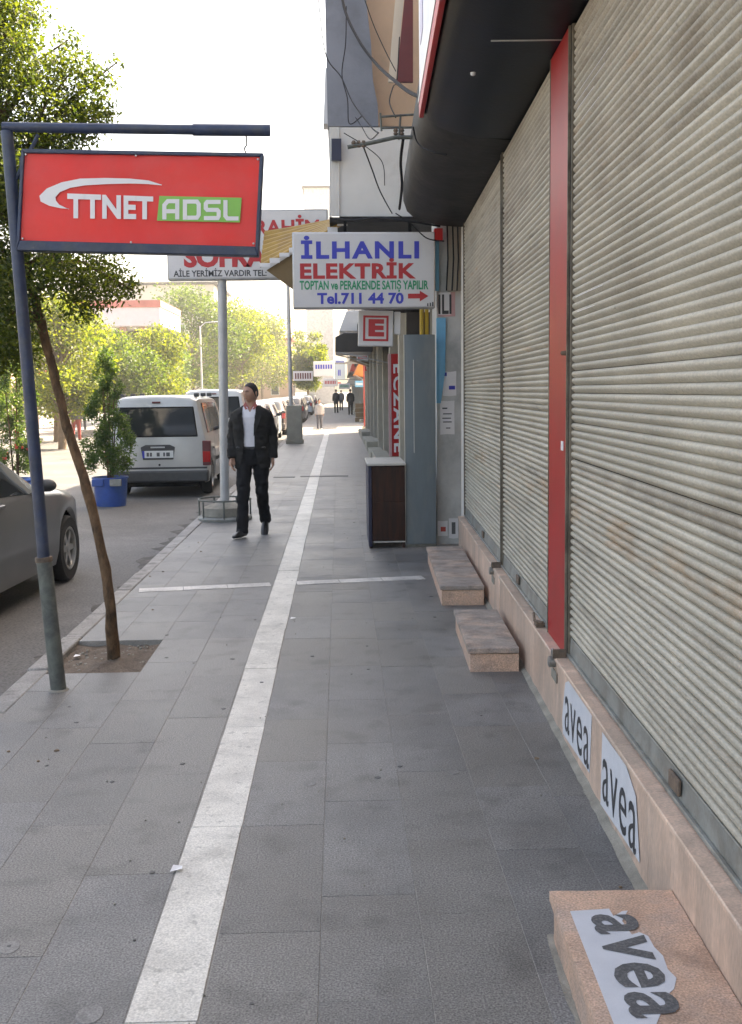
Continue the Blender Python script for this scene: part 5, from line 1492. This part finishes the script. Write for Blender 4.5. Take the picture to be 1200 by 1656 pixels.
# ================================================================== SHOPS FARTHER ALONG THE RIGHT
def row_building(label, y0, y1, x, H, wallm, bays, over=0.0, name='shop_row'):
    t = thing(name, label, 'building', (x, y0, 0), 0, 'shop rows along the right')
    l = y1 - y0
    MB().box(.45, 6, .0, l, 0, H).build('wall', M[wallm], t)
    MB().box(-over, .45, .0, l, 3.1, H - .2).build('upper_storey', M[wallm], t)
    MB().box(-over - .06, .5, -.05, l + .05, 2.86, 3.098).build('cornice', M['dusty'], t, bevel=.02)
    n = bays
    for k_ in range(n + 1):
        y_ = l * k_ / n
        y_ = min(max(y_, .16), l - .16)
        MB().box(0, .44, y_ - .15, y_ + .15, 0, 2.86).build('pier', M['beige_pier'], t, bevel=.01)
    for k_ in range(n):
        a, b = l * k_ / n + .32, l * (k_ + 1) / n - .32
        sf = MB().box(.34, .449, a, b, .12, 2.7).build('shopfront', M['dark_shop'], t)
        MB().box(.30, .338, a + .1, b - .1, .5, 2.4).build('pane', M['window'], sf)
        MB().box(-.28, .05, a + .2, b - .2, 0, .15 + .1 * (k_ % 2)).build('doorstep', M['concrete'], t, bevel=.01)
        if H > 5:
            for q_ in range(2):
                yy = a + (b - a) * (.25 + .5 * q_)
                wn_ = MB().box(-over - .03, -over + .01, yy - .45, yy + .45, 4.0, 5.4).build('window', M['white_panel'], t)
                MB().box(-over - .035, -over - .031, yy - .39, yy + .39, 4.06, 5.34).build('pane', M['window'], wn_)
    return t
row_building('row of beige shops beyond the electrician, with stone piers and steps', 18.0, 42.0, 1.0, 7.6, 'cream_wall', 7, .5)
row_building('far row of shops beyond the sunlit side street', 54.0, 110.0, 1.3, 9.0, 'pink_wall', 14, .4)
# dark awning and other projecting pieces
def canopy_box(label, poly, Y, depth, m, name='awning', cat='awning'):
    pts = [P(x, y, Y) for x, y in poly]
    o = Vector((sum(p.x for p in pts) / len(pts), Y, min(p.z for p in pts)))
    t = thing(name, label, cat, o)
    MB().prism([(p.x - o.x, p.z - o.z) for p in pts], 0, depth, lambda u, v, w_: (u, w_, v)).build('cover', M[m], t, bevel=.02)
    for k_ in (0, 1):
        p = pts[0 if k_ else -1]
        MB().tube([(pts[0].x - o.x + .05, depth * k_ * .9 + .03, pts[0].z - o.z), (1.1 - o.x, depth * k_ * .9 + .03, pts[0].z - o.z - .25)], .015, 6).build('strut', M['galv'], t)
    return t
canopy_box('dark flat awning box over the pavement under the letter sign', [(542, 569), (603, 569), (603, 538), (556, 538), (542, 545)], 23, 2.4, 'dark_shop')
canopy_box('white striped awning box above the dark one', [(548, 536), (605, 536), (612, 500), (560, 503)], 25, 2.0, 'white_panel')
# pharmacy sign
Y = 19.9
a = P(634, 738, Y); b_ = P(655, 572, Y)
t = thing('pharmacy_sign', 'tall narrow red sign with white vertical letters reading ECZANE', 'sign', ((a.x + b_.x) / 2, Y, a.z))
w = (b_.x - a.x) / 2; h = b_.z - a.z
MB().box(-w, w, -.02, .08, 0, h).build('panel', M['red_trim'], t, bevel=.006)
MB().box(-w - .05, -w - .001, -.025, .085, 0, h).build('side_face', M['pinkish'], t)
lettering('ECZANE', lambda u, v: (-w * .72 + 1.44 * w * v, -.024, h * .90 - h * .86 * u), M['t_white'], t, bold=.03, space=1.25)
MB().box(w, w + .2, 0, .05, h * .3, h * .34).build('bracket', M['bar'], t)
MB().box(w, w + .2, 0, .05, h * .8, h * .84).build('bracket', M['bar'], t)
# signs, columns and goods farther on
def far_sign(label, x0, y0, x1, y1, Y, m, lines):
    a = P(x0, y1, Y); b_ = P(x1, y0, Y)
    t = thing('hanging_sign', label, 'sign', ((a.x + b_.x) / 2, Y, a.z))
    w = (b_.x - a.x) / 2; h = b_.z - a.z
    MB().box(-w, w, 0, .15, 0, h).build('panel', M[m], t, bevel=.02)
    for (v0, v1, u0, u1, mm) in lines:
        n = max(2, int((u1 - u0) * 9)); mb = MB()
        for k_ in range(n):
            c0_ = -w + 2 * w * (u0 + (u1 - u0) * k_ / n)
            mb.box(c0_, c0_ + 2 * w * (u1 - u0) / n * .62, -.006, -.001, h * v0, h * v1)
        mb.build('print', M[mm], t)
    MB().box(w, w + 1.2, .05, .09, h * .8, h * .9).build('bracket', M['bar'], t)
    return t
far_sign('white hanging sign with a grey line of print far down the pavement', 507, 584, 541, 609, 48, 'white_panel', [(.5, .78, .1, .92, 't_blue')])
far_sign('pale blue upright sign behind the white hanging one', 542, 582, 558, 614, 50, 'blue_car', [(.8, .95, .1, .9, 't_blue'), (.2, .5, .3, .6, 't_blue')])
far_sign('small white sign with red print low down the street', 523, 612, 546, 625, 56, 'white_panel', [(.3, .7, .1, .9, 't_red')])
far_sign('white shop sign with a dark emblem left of the hanging sign', 474, 600, 506, 616, 60, 'white_panel', [(.2, .8, .1, .95, 'maroon')])
far_sign('small white projecting sign under the dark awning, nearest', 577, 572, 596, 584, 31, 'white_panel', [(.3, .7, .1, .9, 't_red')])
far_sign('yellow projecting shop sign above the far pavement', 571, 560, 590, 571, 38, 'yellow_sheet', [(.3, .7, .1, .9, 't_red')])
far_sign('blue projecting shop sign low under the awnings', 574, 616, 588, 626, 46, 'sky_paint', [(.3, .7, .1, .9, 't_white')])
far_sign('red upright sign on the far shop front', 590, 574, 598, 600, 40, 'red_trim', [(.1, .9, .3, .7, 't_white')])
far_sign('pale sign board high over the far pavement', 548, 620, 566, 629, 62, 'white_panel', [(.3, .7, .1, .9, 't_green')])
canopy_box('brown cloth awning between the dark and the orange ones', [(566, 580), (602, 590), (604, 566), (585, 564)], 36, 2.5, 'brown_board')
canopy_box('pale cloth awning far down the shop row', [(560, 622), (590, 626), (590, 606), (566, 610)], 70, 5.0, 'cream_wall')
t = thing('shop_column', 'red painted column at the edge of the far shops', 'column', (P(594, 690, 44).x, 44, 0))
MB().tube([(0, 0, 0), (0, 0, 2.9)], .14, 12).build('shaft', M['red_goods'], t, smooth=True)
MB().box(-.2, .2, -.2, .2, -.0, .15).build('base', M['concrete'], t, bevel=.02)
MB().box(-.2, .2, -.2, .2, 2.9, 3.02).build('capital', M['red_goods'], t, bevel=.02)
canopy_box('orange cloth awning over the far shop fronts', [(572, 606), (604, 610), (604, 585), (580, 588)], 47, 4.0, 'orange')
canopy_box('red cloth awning beyond the orange one', [(566, 600), (596, 604), (596, 574), (572, 580)], 58, 4.0, 'red_goods')
for i, (px, py, w_, m, lab) in enumerate(((583, 682, .55, 'brown_board', 'stack of brown crates outside the far shop'), (588, 672, .5, 'cloth_pale', 'pale sacks piled outside the far shop'))):
    p = on_floor(px, py)
    t = thing('crate_stack', lab, 'crates', p)
    for k_ in range(4):
        MB().box(-w_ / 2 + .02 * (k_ % 2), w_ / 2 + .02 * (k_ % 2), -.2, .2, .24 * k_, .24 * k_ + .22).build('crate', M[m], t, bevel=.02)

# ================================================================== ACROSS THE ROAD AND FAR OFF
def far_tree(label, x, y, H, r, seed, m='leaf_far', trunk=.14, size=.16, z0=.28):
    t = thing('avenue_tree', label, 'tree', (x, y, ROADZ), 0, 'avenue trees across the road')
    rgk = random.Random(seed); mb = MB(); cl = []
    mb.tube([(0, 0, -.05), (.05, .02, H * .25), (.0, .05, H * .45), (-.05, 0, H * .75)], [trunk, trunk * .8, trunk * .6, trunk * .2], 9)
    for k_ in range(34):
        a1 = rgk.uniform(0, 6.28); f_ = rgk.random()
        z = H * (z0 + (1 - z0 - .06) * f_)
        env = r * (math.sin(pi * (0.12 + .80 * f_)) ** .7)
        rr = env * rgk.uniform(.35, .95)
        s_ = r * rgk.uniform(.26, .44)
        c_ = (rr * math.cos(a1), rr * math.sin(a1), z)
        cl.append((*c_, s_, s_, s_ * .75))
        mb.tube([(0, 0, z * .72), (c_[0] * .5, c_[1] * .5, z * .9), c_], [trunk * .35, trunk * .22, trunk * .08], 5)
    mb.build('trunk', M['bark_far'], t, smooth=True)
    dens = 11000 / sum(q_[3] ** 2 * q_[5] for q_ in cl)
    leaves('crown', cl, dens, size, M[m], t, seed, flat=.5, aspect=.55, shell=.25)
    return t
far_tree('low yellow green tree across the road behind the leaning trunk', -8.9, 35, 4.9, 1.7, 31, size=.13)
far_tree('yellow green tree across the road left of the potted shrub', -10.6, 41, 5.0, 2.2, 32, size=.14)
far_tree('dark leafed tree across the road at the left edge', -8.6, 26, 5.2, 1.6, 33, 'leaf_near', size=.10)
far_tree('tree with twin pale trunks beside the white canopy', -11.0, 62, 6.0, 2.4, 34, size=.17)
far_tree('broad sunlit tree behind the restaurant sign pole', -10.4, 78, 9.0, 3.9, 35, 'leaf_mid', size=.22)
far_tree('tall sunlit tree right of the restaurant sign pole', -7.6, 86, 8.8, 3.2, 36, size=.22)
far_tree('rounded tree beyond the two sunlit ones', -10.8, 104, 9.4, 3.8, 37, size=.26)
far_tree('broad green tree filling the gap left of the lamp post', -8.6, 122, 10.5, 4.4, 39, size=.3)
far_tree('dark green tree under the white canopy roof', -12.2, 70, 6.0, 2.8, 40, 'leaf_shrub', size=.2)
far_tree('round yellow green tree in front of the white canopy columns', -8.7, 51, 4.7, 2.1, 41, size=.15)
far_tree('mid green tree behind the potted shrub', -9.6, 47, 4.4, 1.9, 42, 'leaf_mid', size=.14)
far_tree('small far tree beside the lamp post', -3.2, 112, 8.2, 2.4, 38, size=.25)
# white canopy with red edge on columns
t = thing('station_canopy', 'white flat roof canopy with red edge on pinkish columns across the road', 'canopy', (-12.0, 56, ROADZ))
MB().box(-3.4, 3.0, 0, 7, 5.15, 6.35).build('roof_slab', M['white_panel'], t, bevel=.05)
MB().box(-3.44, 3.04, -.06, 7.04, 6.1, 6.45).build('edge_band', M['pale_red'], t)
for x in (-2.4, 1.0, 2.0):
    MB().box(x - .17, x + .17, .4, .75, 0, 5.15).build('column', M['pink_wall'], t, bevel=.02)
# houses across the road
def house(label, x, y, w, d, H, m, nx, nz, roof=False, front='x'):
    t = thing('house', label, 'building', (x, y, -.02), 0, 'houses across the road')
    MB().box(-d, 0, 0, w, 0, H).build('wall', M[m], t)
    for k_ in range(nx):
        for q_ in range(nz):
            yy = w * (k_ + .5) / nx; zz = 3.6 + q_ * 3.0
            if zz + 1.5 > H: continue
            f_ = MB().box(-.02, .05, yy - .55, yy + .55, zz, zz + 1.4).build('window', M['white_panel'], t)
            MB().box(.051, .056, yy - .47, yy + .47, zz + .08, zz + 1.32).build('pane', M['window'], f_)
    for k_ in range(nx):
        yy = w * (k_ + .5) / nx
        sf = MB().box(-.02, .04, yy - 1.2, yy + 1.2, .1, 2.5).build('shopfront', M['dark_shop'], t)
        MB().box(.0, .9, yy - 1.3, yy + 1.3, 2.55, 2.75).build('awning', M[('red_goods', 'orange', 'white_panel')[k_ % 3]], t, bevel=.03)
    # the end wall towards the viewer
    for q_ in range(nz):
        for k_ in range(2):
            xx = -d * (k_ + .5) / 2; zz = 1.2 + q_ * 3.0
            if zz + 1.5 > H or (H > 20 and zz < 17): continue
            f_ = MB().box(xx - .5, xx + .5, -.05, .02, zz, zz + 1.4).build('window', M['white_panel'], t)
            MB().box(xx - .42, xx + .42, -.056, -.051, zz + .08, zz + 1.32).build('pane', M['window'], f_)
    MB().box(-d - .25, .35, -.25, w + .25, H + .001, H + .28).build('roof', M['roof_tile' if roof else 'dusty'], t, bevel=.03)
    return t
house('low cream house across the road at the left', -14.6, 24, 14, 8, 4.2, 'cream_wall', 4, 1)
house('low pink house across the road behind the yellow trees', -14.8, 39, 15, 8, 4.6, 'pink_wall', 4, 1, True)
house('pink building with tiled roof at the end of the avenue', -5.6, 128, 12, 7.5, 7.6, 'pink_wall', 3, 2, True)
house('cream block behind the avenue trees', -12.5, 112, 14, 14, 12.5, 'cream_wall', 3, 3)
house('tall white block far behind the restaurant sign', -.6, 140, 12, 3.4, 27.0, 'pilaster', 3, 8)
# thin white lamp post among the trees
t = thing('lamp_post', 'thin white lamp post in front of the far yellow trees', 'street lamp', (P(327, 640, 64).x, 64, ROADZ))
MB().tube([(0, 0, 0), (0, 0, 5.6)], [.07, .045], 8).build('post', M['white_panel'], t, smooth=True)
MB().tube([(0, 0, 5.55), (.3, 0, 5.8), (.8, 0, 5.85)], .03, 6).build('arm', M['white_panel'], t, smooth=True)
MB().ellipsoid((.9, 0, 5.83), (.2, .09, .05), 8, 5).build('lamp_head', M['galv'], t, smooth=True)

# bright dusty air down the sunlit street
hz = MB().box(-130, 70, -30, 280, -1.3, 34).build('haze', None)
tag(hz, 'thin bright haze over the far end of the street', kind='stuff')
hm = bpy.data.materials.new('haze'); hm.use_nodes = True
hn = hm.node_tree
for n_ in list(hn.nodes):
    if n_.type == 'BSDF_PRINCIPLED': hn.nodes.remove(n_)
pv = hn.nodes.new('ShaderNodeVolumePrincipled')
pv.inputs['Color'].default_value = (0.96, 0.95, 0.93, 1)
pv.inputs['Density'].default_value = 0.0013
pv.inputs['Anisotropy'].default_value = 0.3
hn.links.new(pv.outputs[0], [n_ for n_ in hn.nodes if n_.type == 'OUTPUT_MATERIAL'][0].inputs['Volume'])
hz.data.materials.append(hm)
